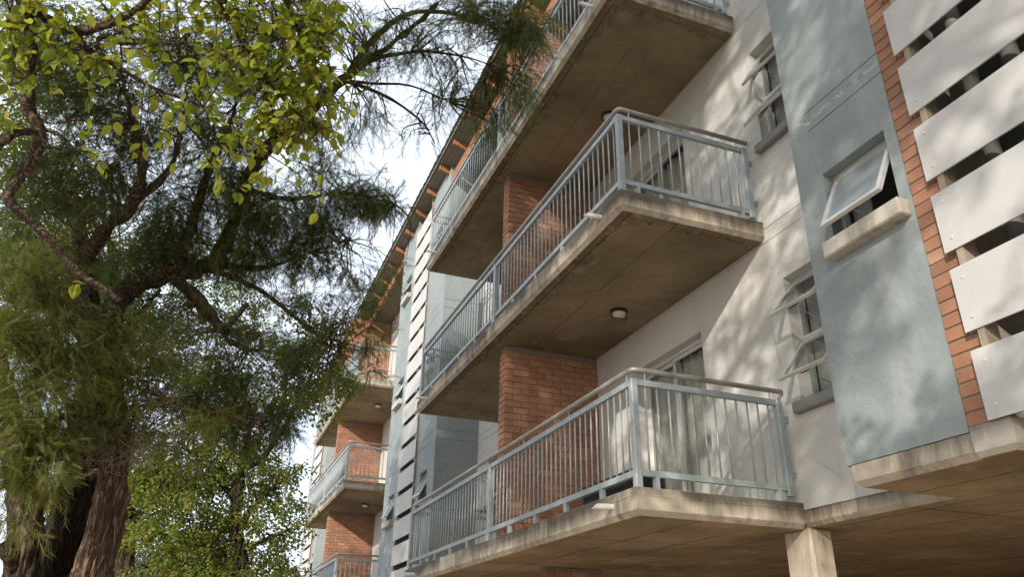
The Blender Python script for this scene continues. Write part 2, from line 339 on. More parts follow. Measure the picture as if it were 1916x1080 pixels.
M['broad'] = leafmat('broad_green_leaf', [(.10, .14, .03), (.15, .19, .035), (.20, .22, .045), (.12, .16, .035), (.24, .22, .05)], .45)
M['greyleaf'] = leafmat('grey_green_leaf', [(.07, .09, .06), (.10, .12, .085), (.08, .10, .07)], .3)
M['featherlit'] = leafmat('feathery_sunlit_leaf', [(.135, .155, .048), (.18, .20, .06), (.235, .24, .08), (.15, .175, .058), (.26, .235, .10)], .45)  # lighter copy of the feathery leaf, with sunlight put into its colour
M['deadwood'] = simple('dead_wood', (.34, .27, .20), (.25, .19, .14), .9)
# ================================================================== the setting
rng = random.Random(7)
Z0, H, D, TP = 2.85, 2.8, 1.64, 0.87
S = lambda k: Z0+H*k                      # slab-top level of storey k (0,1,2)
RF = 11.78                                # top of the outer walls, under the rafters
g = MB(); g.v = [(-400, -400, 0), (400, -400, 0), (400, 400, 0), (-400, 400, 0)]; g.f = [(0, 1, 2, 3)]
go = g.build('ground', M['ground'], kind='structure')
B = empty('apartment_building')
tag(B, 'three storey apartment block with concrete balconies, blue grey towers and brick dividing walls', 'building')

def grid(mb, x0, x1, y0, y1, z0, z1, ops):
    ys = sorted({y0, y1, *[a for o in ops for a in o[:2] if y0 < a < y1]}); zs = sorted({z0, z1, *[a for o in ops for a in o[2:] if z0 < a < z1]})
    for i in range(len(ys)-1):
        cy = (ys[i]+ys[i+1])/2; run = None
        for j in range(len(zs)-1):
            cz = (zs[j]+zs[j+1])/2; hole = any(o[0] < cy < o[1] and o[2] < cz < o[3] for o in ops)
            if hole:
                if run: mb.box(x0, x1, ys[i], ys[i+1], *run); run = None
            else: run = (run[0] if run else zs[j], zs[j+1])
        if run: mb.box(x0, x1, ys[i], ys[i+1], *run)
def wall(name, mat, x0, x1, y0, y1, z0, z1, ops, joints, band='render_band'):
    """masonry core with a rendered skin in bands, open joints between them"""
    mb = MB(); grid(mb, x0+.012, x1, y0, y1, z0, z1, ops); o = mb.build(name, mat, B)
    cuts = [z0]+[j for j in sorted(joints) if z0 < j < z1]+[z1]
    for a, b in zip(cuts[:-1], cuts[1:]):
        mb = MB(); grid(mb, x0, x0+.0115, y0, y1, a+(.004 if a > z0 else 0), b-(.004 if b < z1 else 0), ops); mb.build(band, mat, o)
    return o

# ------------------------------------------------------------------ windows
def sash(w, hx, hz, y0, y1, ln, ang, pane):
    """top-hung sash swung outwards (towards -x) about its head"""
    d = Vector((-math.sin(ang), 0, -math.cos(ang))); n = Vector((-math.cos(ang), 0, math.sin(ang)))
    def slab(a0, a1, b0, b1, t0, t1):
        P = []
        for t in (t0, t1):
            for (a, y) in ((a0, b0), (a1, b0), (a1, b1), (a0, b1)): P.append(tuple(Vector((hx, y, hz))+d*a+n*t))
        return P
    f = MB(); wd = .038
    for q in ((0, wd, y0, y1), (ln-wd, ln, y0, y1), (wd, ln-wd, y0, y0+wd), (wd, ln-wd, y1-wd, y1)): f.quad8(slab(*q, -.014, .014))
    s = f.build('sash', M['alu'], w)
    MB().quad8(slab(wd-.004, ln-wd+.004, y0+wd-.004, y1-wd+.004, -.003, .003)).build('pane', pane, w)
    ym = (y0+y1)/2; c = Vector((hx, ym, hz))+d*(ln-.02)
    MB().cyl(c-n*.02, Vector((hx+.02, ym, hz-ln*.93)), .0045, 6).build('stay_arm', M['alu'], w)
    f = MB(); f.quad8(slab(ln-.05, ln-.012, ym-.05, ym+.05, -.03, -.0145)).build('handle', M['black'], w)
def window(xf, y0, y1, z0, z1, n, ang, pane, sill, rec=.11, ln=.0):
    x = xf+rec; w = .035; f = MB()
    f.box(x, x+.05, y0, y1, z1-w, z1-.001).box(x, x+.05, y0, y1, z0+.001, z0+w).box(x, x+.05, y0+.001, y0+w, z0+w, z1-w).box(x, x+.05, y1-w, y1-.001, z0+w, z1-w)
    hts = [z0+w+(z1-z0-2*w)*i/n for i in range(n+1)]
    for z in hts[1:-1]: f.box(x, x+.05, y0+w, y1-w, z-.02, z+.02)
    o = f.build('window', M['alu'], B)
    for i in range(n):
        a, b = hts[i]+(.0 if i == 0 else .02), hts[i+1]-(0 if i == n-1 else .02)
        sash(o, x-.002, b-.012, y0+.022, y1-.022, b-a-.01, ang[i % len(ang)], pane)
    # room-side reveal pane: dark blind edge
    MB().box(x+.10, x+.115, y1-.13-(y1-y0)*.12, y1-.03, z0+.03, z1-.02).build('blind', M['sillgrey'] if pane is M['glass'] else M['panel'], o)
    if sill == 'grey':
        MB().bbox(xf-.075, xf+rec-.004, y0-.06, y1+.06, z0-.105, z0-.002, .012).build('sill', M['sillgrey'], o)
    else:
        s = MB(); a, b = xf-.10, xf+rec-.004
        s.bbox(a, b, y0-.065, y1+.035, z0-.135, z0-.008, .01).build('sill', M['concpale'], o)
    return o

# ------------------------------------------------------------------ rear wall of each bay, with windows and sliding doors
BAYS = ((0.0, -1.44, 8.88), (14.65, 13.2, 24.3)); LB = 7.43
RJ = [S(k)+a for k in (1, 2) for a in (-.085, -.232)]
def sliding_door(y0, y1, k, first):
    z0, z1 = S(k)+.002, S(k)+2.065; x = .10; f = MB()
    f.box(x, x+.09, y0, y1, z1-.05, z1-.001).box(x, x+.09, y0, y1, z0, z0+.03).box(x, x+.09, y0+.001, y0+.045, z0+.03, z1-.05).box(x, x+.09, y1-.045, y1-.001, z0+.03, z1-.05)
    o = f.build('sliding_door', M['alu'], B); ym = (y0+y1)/2
    for i, (a, b) in enumerate(((y0+.05, ym+.03), (ym-.03, y1-.05))):
        xx = x+.012+.04*i; q = MB(); w = .045
        q.box(xx, xx+.03, a, b, z1-.05-w, z1-.055).box(xx, xx+.03, a, b, z0+.035, z0+.035+w*1.5).box(xx, xx+.03, a, a+w, z0+.035+w*1.5, z1-.05-w).box(xx, xx+.03, b-w, b, z0+.035+w*1.5, z1-.05-w)
        q.build('door_leaf', M['alu'], o)
        MB().box(xx+.012, xx+.018, a+w-.003, b-w+.003, z0+.035+w*1.5-.003, z1-.05-w+.003).build('pane', M['glass'], o)
WHERE = {(0, 0): 'lowest near balcony', (0, 1): 'middle near balcony', (0, 2): 'top near balcony', (1, 0): 'lowest far balcony', (1, 1): 'middle far balcony', (1, 2): 'top far balcony'}
for bi, (yb, wa, wb) in enumerate(BAYS):
    yc = yb+LB/2; ops = []; doors = []; wins = []
    for k in range(3):
        for (a, b) in ((1.225, 2.72), (LB-2.72, LB-1.225)): ops.append((yb+a, yb+b, S(k), S(k)+2.065)); doors.append((yb+a, yb+b, k, a < 3))
        for (a, b) in ((-.80, -.165), (LB+.165, LB+.80)): ops.append((yb+a, yb+b, S(k)+.86, S(k)+2.09)); wins.append((yb+a, yb+b, k))
    wall('rear_wall', M['white'], 0, .22, wa, wb, S(0)-.058, RF, ops, RJ)
    for (a, b, k, near) in doors:
        sliding_door(a, b, k, near)
        if not (bi == 0 or near): continue
        # curtains drawn behind the glass
        c = MB(); n = 90; ya, ye = a+.03, b-.03
        for i in range(n+1):
            t_ = i/n; y = ya+(ye-ya)*t_; x = .25+.018*math.sin(t_*62)+.012*math.sin(t_*23+1)
            c.v += [(x, y, S(k)+.03), (x+.006, y, S(k)+1.0), (x, y, S(k)+2.02)]
        for i in range(n):
            for j in range(2): p = i*3+j; c.f.append((p, p+3, p+4, p+1))
        o = c.build('curtain', M['curtain'], smooth=True)
        tag(o, 'pale curtain printed with branches behind the %s sliding door of the %s' % ('nearer' if near else 'farther', WHERE[(bi, k)]), 'curtain', 'curtains behind the sliding doors')
    for (a, b, k) in wins:
        window(0, a, b, S(k)+.86, S(k)+2.09, 2, [R(39), R(41)] if k == 0 else [R(38), R(31)], M['glass'], 'grey')
# ------------------------------------------------------------------ slabs
def slab(x0, x1, y0, y1, z0, z1, ch, sides, name, mat, parent=None, under=None):
    """slab with the lower arrises of the given sides (w: -x, s: -y, n: +y) chamfered; the soffit is its own part"""
    a = x0+(ch if 'w' in sides else 0); c = y0+(ch if 's' in sides else 0); d = y1-(ch if 'n' in sides else 0)
    q = MB(); q.v = [(x0, y0, z1), (x1, y0, z1), (x1, y1, z1), (x0, y1, z1), (x0, y0, z0+ch), (x1, y0, z0+ch), (x1, y1, z0+ch), (x0, y1, z0+ch), (a, c, z0), (x1, c, z0), (x1, d, z0), (a, d, z0)]
    q.f = [(0, 1, 2, 3), (0, 4, 5, 1), (1, 5, 6, 2), (2, 6, 7, 3), (3, 7, 4, 0), (4, 8, 9, 5), (5, 9, 10, 6), (6, 10, 11, 7), (7, 11, 8, 4)]
    q.f.append((8, 11, 10, 9))
    o = q.build(name, mat, parent or B)
    if under: o.data.materials.append(under); o.data.polygons[len(o.data.polygons)-1].material_index = 1
    return o
LAMP = {(0, 1): (-.52, 2.12), (0, 2): (-.63, 1.93), (1, 1): (-.66, 16.66), (1, 2): (-.63, 16.32)}
def bulkhead(x, y, z, where):
    r = empty('bulkhead_lamp', (x, y, z)); tag(r, 'round black rimmed bulkhead lamp on the soffit %s' % where, 'lamp', 'bulkhead lamps under the balconies')
    MB().cyl((0, 0, 0), (0, 0, -.035), .105, 24, .10).build('base', M['black'], r, True)
    b = MB(); prof = [(.085, -.036), (.082, -.055), (.068, -.078), (.04, -.092), (.0, -.097)]; n = 20
    for (rr, zz) in prof[:-1]:
        for i in range(n): a = 2*math.pi*i/n; b.v.append((rr*math.cos(a), rr*math.sin(a), zz))
    b.v.append((0, 0, -.097))
    for j in range(len(prof)-2):
        for i in range(n): b.f.append((j*n+i, j*n+(i+1) % n, (j+1)*n+(i+1) % n, (j+1)*n+i))
    L = (len(prof)-2)*n
    for i in range(n): b.f.append((L+i, L+(i+1) % n, len(b.v)-1))
    b.build('lens', M['lens'], r, True)
    MB().box(-.1, .1, -.006, .006, -.105, -.099).box(-.1, -.094, -.006, .006, -.0985, -.03).box(.094, .1, -.006, .006, -.0985, -.03).build('guard', M['black'], r)
for bi, (yb, wa, wb) in enumerate(BAYS):
    for k in range(3):
        z1 = S(k); th = (.215, .209, .222)[k]
        o = slab(-D, -.002, yb, yb+LB, z1-th, z1, .042, 'wsn', 'balcony_slab', M['conc'], None, M['soffit1'] if k == 0 else M['soffit'])
        # drip groove strip standing proud under the edge
        for (yy, dz) in ((.40, -.095), (LB-.62, -.105)):
            p = MB(); a = Vector((-D+.05, yb+yy, z1+dz)); e = Vector((-D-.17, yb+yy-.01, z1+dz-.012)); n = 14; u = (e-a).normalized(); s1 = Vector((0, 1, 0)); s2 = u.cross(s1)
            for (c, rr, cut) in ((a, .024, 0), (e, .024, .03)):
                for i in range(n): q = 2*math.pi*i/n; p.v.append(tuple(c+(s1*math.cos(q)+s2*math.sin(q))*rr+u*cut*math.sin(q)))
            for (c, rr, cut) in ((e, .019, .03), (a+u*.12, .019, 0)):
                for i in range(n): q = 2*math.pi*i/n; p.v.append(tuple(c+(s1*math.cos(q)+s2*math.sin(q))*rr+u*cut*math.sin(q)))
            for j in range(3):
                for i in range(n): p.f.append((j*n+i, j*n+(i+1) % n, (j+1)*n+(i+1) % n, (j+1)*n+i))
            p.f.append(tuple(range(3*n, 4*n))); p.build('drain_spout', M['pvc'], o, True)
        if k:
            lx, ly = LAMP[(bi, k)]; bulkhead(lx, ly, z1-th, 'of the %s' % WHERE[(bi, k)])
# floors inside the flats and the deck over the parking level
for k in (1, 2): MB().box(.222, 7, -8, 29, S(k)-.2, S(k)).build('floor_slab', M['dark'], B)
deck = slab(0.0, 11, -2.668, 29, S(0)-.2, S(0)-.06, .035, 'w', 'parking_deck', M['conc'], None, M['soffit1'])
MB().box(.0, 11, -9, -2.67, S(0)-.2, S(0)-.061).build('deck_end', M['conc'], B).data.materials.append(M['soffit1'])
slab(-TP, -.001, -2.415, -1.487, S(0)-.214, S(0)-.068, .04, 'wn', 'tower_slab', M['conc'], None, M['soffit1'])
slab(-TP-.025, -.001, -2.668, -2.4165, S(0)-.216, S(0)-.046, .03, 'ws', 'tower_slab', M['concpale'], None, M['soffit1'])
slab(-TP, -.001, 8.9, 13.18, S(0)-.214, S(0)-.068, .04, 'wsn', 'tower_slab', M['conc'], None, M['soffit1'])
slab(-TP, -.001, 24.32, 28.6, S(0)-.214, S(0)-.068, .04, 'wsn', 'tower_slab', M['conc'], None, M['soffit1'])
# back of the flats, gables and parking level
MB().box(6.0, 6.2, -9, 29, S(0)-.059, RF).build('back_wall', M['dark'], B)
MB().box(.222, 6, -9, -8.8, S(0)-.059, RF).build('gable_wall', M['dark'], B)
MB().box(.222, 6, 28.8, 29, S(0)-.059, RF).build('gable_wall', M['dark'], B)
for y in (3.6, 11.0, 18.3): MB().box(.222, 5.99, y, y+.22, S(0)-.055, RF).build('party_wall', M['dark'], B)
MB().box(10.8, 11, -9, 29, 0, S(0)-.201).build('parking_wall', M['grey'], B)
for (x, y) in ((0.0, -.02), (0, 7.1), (0, 14.6), (0, 21.8), (5.2, 0), (5.2, 7.1), (5.2, 14.6), (0, -5.2)):
    MB().bbox(x+.001, x+.245, y, y+.335, 0, S(0)-.203, .022).build('column', M['conc'], B)
# ------------------------------------------------------------------ brickwork
CH = .0867
def brick_mesh(l, d, h, nm='brick'):
    b = MB(); b.bbox(-l/2, l/2, -d/2, d/2, -h/2, h/2, .0035); return b.mesh(nm)
BM = {'s': brick_mesh(.222, .106, .0765), 'h': brick_mesh(.106, .222, .0765)}
for v in BM.values(): v.materials.append(M['brick'])
def brick_at(kind, x, y, z, parent, sc=1.0, joined=None):
    j = lambda a: rng.uniform(-a, a)
    if joined is not None:
        me = BM[kind]; o = len(joined[0].v); tn = rng.random()
        for v in me.vertices: joined[0].v.append((v.co.x*sc+x, v.co.y+y+j(.001), v.co.z+z)); joined[1].append(tn)
        for p in me.polygons: joined[0].f.append(tuple(o+i for i in p.vertices))
        return
    o = link('brick', BM[kind], None, parent); o.location = (x+j(.0015), y+j(.002), z+j(.0015)); o.rotation_euler = (j(.006), j(.004), j(.008)); o.scale = (sc, 1, 1)
def tinted(mb, tints, name, mat, parent, kind):
    me = mb.mesh(name); a = me.attributes.new('tint', 'FLOAT', 'POINT'); a.data.foreach_set('value', np.array(tints, dtype=np.float32)); return link(name, me, mat, parent, kind)
def divider(x0, x1, y, z0, z1, single):
    """220 mm brick wall, its outer end quoined: headers and stretchers in turn"""
    n = int((z1-z0)/CH); zt = z0+n*CH
    core = MB().box(x0+.011, x1-.002, y+.011, y+.211, z0+.002, z1-.002).build('brick_divider', M['mortar'], B)
    J = None if single else (MB(), [])
    for c in range(n+1):
        zz = z0+CH*(c+.5)-.005
        if zz+.04 > z1: continue
        x = x0
        if c % 2:
            brick_at('h', x+.053, y+.111, zz, core, joined=J); x += .116
        else: brick_at('s', x+.111, y+.169, zz, core, joined=J)
        while x < x1-.03:
            l = min(.222, x1-x-.004); brick_at('s', x+l/2, y+.053, zz, core, l/.222, J); x += .232
    if J: tinted(J[0], J[1], 'brickwork', M['brick'], core, 'stuff')
for bi, (yb, wa, wb) in enumerate(BAYS):
    for k in range(3):
        top = S(k+1)-.214 if k < 2 else RF-.1
        divider(-1.38, -.003, yb+3.72, S(k)+.003, top, bi == 0 and k < 2)
divider(-.74, .04, 3.84, 0.0, S(0)-.22, False)
# ------------------------------------------------------------------ railings
BAL = MB().cyl((0, 0, 0), (0, 0, .79), .0085, 8).mesh('baluster', True); BAL.materials.append(M['steel'])
def railing(yb, k, single):
    z = S(k); xo = -D+.055; yn, yf = yb+.055, yb+LB-.055; xi = -.085
    fr = MB()
    fr.box(xo-.02, xo+.02, yn+.031, yf-.031, z+.868, z+.92).box(xo-.02, xo+.02, yn+.031, yf-.031, z+.10, z+.15)
    for y in (yn, yf): fr.box(xo+.031, xi-.031, y-.02, y+.02, z+.868, z+.92).box(xo+.031, xi-.031, y-.02, y+.02, z+.10, z+.15)
    o = fr.build('balcony_railing', M['steel'], B)
    for (x, y) in ((xo, yn), (xo, yb+3.60), (xo, yf), (xi, yn), (xi, yf)):
        MB().bbox(x-.03, x+.03, y-.03, y+.03, z+.004 if x == xo else z+.055, z+.923, .004).build('post', M['steel'], o)
    # handrail on pins
    hr = MB(); zh = z+1.01
    pts = [(xi+.06, yn, zh, .024), (xo+.05, yn, zh, .024), (xo+.012, yn+.008, zh, .024), (xo, yn+.05, zh, .024), (xo, yf-.05, zh, .024), (xo+.012, yf-.008, zh, .024), (xo+.05, yf, zh, .024), (xi+.06, yf, zh, .024)]
    hr.tube(pts, 14).build('handrail', M['tube'], o, True)
    pins = [(xo, yn+.10+(yf-yn-.2)*i/6) for i in range(7)]+[(xo+.12+i*(xi-xo-.2), y) for i in (0, 1) for y in (yn, yf)]
    for (x, y) in pins: MB().cyl((x, y, z+.921), (x, y, zh-.018), .007, 6).build('pin', M['steel'], o)
    feet = [(xo, yn+.62+i*.75) for i in range(9)]+[(xo+.17, yn), (xi-.12, yn), (xo+.17, yf), (xi-.12, yf)]
    for (x, y) in feet: MB().box(x-.016, x+.016, y-.03, y+.03, z+.003, z+.0995).build('foot', M['steel'], o)
    for zz in (.22, .72):
        for y in (yn, yf): MB().box(xi+.031, -.004, y-.006, y+.006, z+zz, z+zz+.055).box(-.014, -.003, y-.025, y-.0065, z+zz, z+zz+.055).build('wall_bracket', M['steel'], o)
    spots = []
    for y in (yn, yf): n = 12; spots += [(xo+(xi-xo)*(i+1)/(n+1), y) for i in range(n)]
    for (a, b) in ((yn, yb+3.60), (yb+3.60, yf)): n = 30; spots += [(xo, a+(b-a)*(i+1)/(n+1)) for i in range(n)]
    if single:
        for (x, y) in spots: q = link('baluster', BAL, None, o); q.location = (x, y, z+.125)
    else:
        q = MB()
        for (x, y) in spots: q.cyl((x, y, z+.13), (x, y, z+.88), .0085, 6)
        q.build('balusters', M['steel'], o, True, 'stuff')
for bi, (yb, wa, wb) in enumerate(BAYS):
    for k in range(3): railing(yb, k, bi == 0)
# ------------------------------------------------------------------ towers
TJA = [S(k)+a for k in (1, 2) for a in (-.09, -.262)]; TJB = [S(k)+a for k in (1, 2) for a in (-.02, -.21)]
RIV = MB().cyl((0, 0, 0), (-.006, 0, 0), .009, 10, .006).mesh('rivet'); RIV.materials.append(M['alu'])
def tower(ya, yb, near_in, far_in, pa, pb, joints, near_w, far_w, brick, rivets):
    """ya..yb outer corners; near_in/far_in: inner ends of the blue leaves; pa..pb panel span; w: window spans"""
    zb = S(0)-.062; ops = lambda w: [(w[0], w[1], S(k)+1.505, S(k)+2.095) for k in range(3)] if w else []
    wall('tower_wall', M['blue'], -TP, -TP+.2, ya+.2001, near_in, zb, RF, ops(near_w), joints)
    wall('tower_wall', M['blue'], -TP, -TP+.2, far_in, yb-.2001, zb, RF, ops(far_w), joints)
    # returns back to the rear wall, the skin facing the neighbouring bay
    for (y0, y1, sk) in ((ya, ya+.2, -1), (yb-.2, yb, 1)):
        c = MB().box(-TP, -.002, y0+(.012 if sk < 0 else 0), y1-(.012 if sk > 0 else 0), zb, RF).build('tower_return', M['blue'], B)
        cuts = [zb]+joints+[RF]; cuts.sort()
        for a, b in zip(cuts[:-1], cuts[1:]):
            e = MB(); yy = (y0, y0+.0115) if sk < 0 else (y1-.0115, y1)
            e.box(-TP, -.002, *yy, a+(.004 if a > zb else 0), b-(.004 if b < RF else 0)).build('render_band', M['blue'], c)
    for w_ in (near_w, far_w):
        if w_:
            for k in range(3): window(-TP, w_[0], w_[1], S(k)+1.505, S(k)+2.095, 1, [R(26)], M['frost'], 'conc', .10)
    # duct recess
    MB().box(-.03, -.002, near_in-.3, far_in+.3, zb+.02, RF).build('duct_wall', M['grey'], B)
    for y in (near_in-.2, far_in): MB().box(-TP+.202, -.031, y+.002, y+.198, zb+.02, RF).build('duct_side', M['dark'], B)
    py = [near_in+.13, near_in+.45, far_in-.16]
    if brick: py = [far_in-.35, far_in-.66, near_in+.36]
    for i, y in enumerate(py):
        p = MB().cyl((-.50-.04*i, y, zb+.05), (-.50-.04*i, y, RF), .055, 16).build('soil_pipe', M['pvcgrey'], B, True)
        for k in range(3): MB().cyl((-.50-.04*i, y, S(k)+1.1), (-.50-.04*i, y, S(k)+1.22), .066, 16).build('pipe_collar', M['pvcgrey'], p, True)
    zz = S(0)-.045; n = 0
    while zz+.4 < RF:
        p = MB().box(-TP-.052, -TP-.040, pa, pb, zz, zz+.4).build('cladding_panel', M['panel'], B)
        if rivets:
            for y in (pb-.07, pa+.07, (pa+pb)/2):
                for dz in (.075, .325): q = link('rivet', RIV, None, p); q.location = (-TP-.0521, y, zz+dz)
        zz += .513
    for y in (pa+.03, pb-.11): MB().box(-TP-.039, -TP+.075, y, y+.045, zb+.05, RF-.02).build('batten', M['batten'], B)
# near tower: blue leaf, brick strip, cladding over the duct
tower(-5.76, -1.44, -4.81, -2.39, -4.64, -2.558, TJA, (-5.5, -4.9), (-2.30, -1.70), True, True)
c0 = MB().box(-TP+.008, -TP+.1, -2.612, -2.391, S(0)-.043, RF-.02).build('brick_strip', M['mortar'], B)
nz = 0; zz = S(0)-.038
while zz < RF-.1:
    z_ = zz+.0375
    if nz % 6 == 3: 
        for (a, l) in ((-2.450, .112), (-2.557, .098)): q = link('brick', BM['s'], None, c0); q.location = (-TP+.053, a, z_); q.scale = (1, 1, 1); q.rotation_euler = (0, 0, R(90)); q.scale = (l/.222, 1, .98)
    elif nz % 2:
        q = link('brick', BM['s'], None, c0); q.location = (-TP+.053+rng.uniform(-.002, .002), -2.501, z_); q.rotation_euler = (0, 0, R(90)); q.scale = (.98, 1, .98)
    else:
        for (a, l) in ((-2.463, .140), (-2.576, .068)): q = link('brick', BM['s'], None, c0); q.location = (-TP+.053+rng.uniform(-.002, .002), a, z_); q.rotation_euler = (0, 0, R(90)); q.scale = (l/.222, 1, .98)
    zz += .0855; nz += 1
tower(8.88, 13.2, 10.32, 11.58, 10.25, 11.65, TJB, (9.36, 9.9), (12.1, 12.72), False, False)
tower(24.3, 28.6, 25.25, 27.65, 25.42, 27.5, TJB, (24.6, 25.1), (27.9, 28.4), True, False)
J = (MB(), [])
for c in range(int(8.8/.0855)): brick_at('h', -TP+.10, 25.335, S(0)+.04+c*.0855, None, 1, J)
tinted(J[0], J[1], 'brickwork', M['brick'], B, 'stuff')
# ------------------------------------------------------------------ roof
roof = MB().quad8([(-1.12, -9, 11.90), (7, -9, 13.2), (7, 29.2, 13.2), (-1.12, 29.2, 11.90), (-1.12, -9, 11.94), (7, -9, 13.24), (7, 29.2, 13.24), (-1.12, 29.2, 11.94)]).build('roof', M['tile'], B)
tb = MB(); n = 7                              # one roman tile: a short curved sheet with a thick nose
for x, dz in ((-1.20, 0), (-.85, .055)):
    for layer in (0, .022):
        for i in range(n+1): a = i/n; tb.v.append((x, (a-.5)*.31, 11.945+dz+layer+.032*math.sin(a*math.pi)))
w_ = n+1
for i in range(n): tb.f += [(i, i+1, w_+i+1, w_+i), (2*w_+i, 2*w_+i+1, 3*w_+i+1, 3*w_+i), (i, i+1, 2*w_+i+1, 2*w_+i)][:3]
tb.f = []
for i in range(n):
    tb.f += [(i, i+1, 2*w_+i+1, 2*w_+i), (w_+i, w_+i+1, 3*w_+i+1, 3*w_+i), (i, i+1, w_+i+1, w_+i), (2*w_+i, 2*w_+i+1, 3*w_+i+1, 3*w_+i)]
tb.f += [(0, w_, 3*w_, 2*w_), (n, w_+n, 3*w_+n, 2*w_+n)]
TM = tb.mesh('roof_tile', True); TM.materials.append(M['tile'])
y = -2.0
while y < 29: q = link('roof_tile', TM, None, roof); q.location = (rng.uniform(-.008, .008), y, rng.uniform(-.004, .004)); y += .312
y = -2.6
while y < 28.8:
    q = MB(); q.v = [(-1.10, y-.04, 11.735), (-.6, y-.04, 11.56), (-.6, y+.04, 11.56), (-1.10, y+.04, 11.735), (-1.10, y-.04, 11.875), (-.6, y-.04, 11.74), (-.6, y+.04, 11.74), (-1.10, y+.04, 11.875)]
    r_ = MB().quad8(q.v); r_.build('rafter', M['timber'], roof); y += 1.06
for bi, (yb, wa, wb) in enumerate(BAYS):
    for (a, b) in ((wa+.002, yb+3.715), (yb+3.945, wb-.002)): MB().box(-.84, -.76, a, b, 11.36, 11.585).build('timber_beam', M['timber'], roof)
    MB().box(.001, .2, wa, wb, RF+.003, 11.89).build('wall_plate', M['timber'], roof)
for i in range(5):
    x = -1.12+i*.105; za = 11.888-.028*i; MB().quad8([(x, -2, za), (x+.098, -2, za-.026), (x+.098, 29, za-.026), (x, 29, za), (x, -2, za+.012), (x+.098, -2, za-.014), (x+.098, 29, za-.014), (x, 29, za+.012)]).build('soffit_board', M['board'], roof)
MB().box(-.60, 0.0, -2, 29, 11.795, 11.805).build('ceiling_board', M['board'], roof)
g_ = MB().box(-1.16, -1.135, -2, 29, 11.88, 11.945).build('fascia', M['board'], roof)

# ------------------------------------------------------------------ a low box kept on the lowest balcony
bx = empty('storage_box', (-1.33, .78, S(0))); tag(bx, 'low black storage box on the lowest near balcony floor behind the railing', 'box')
MB().bbox(-.16, .16, -.48, .48, .02, .19, .012).build('body', M['black'], bx)
MB().bbox(-.175, .175, -.495, .495, .192, .215, .006).build('lid', M['black'], bx)
for y in (-.3, .3): MB().box(-.05, .05, y-.03, y+.03, .2155, .245).build('handle', M['black'], bx)
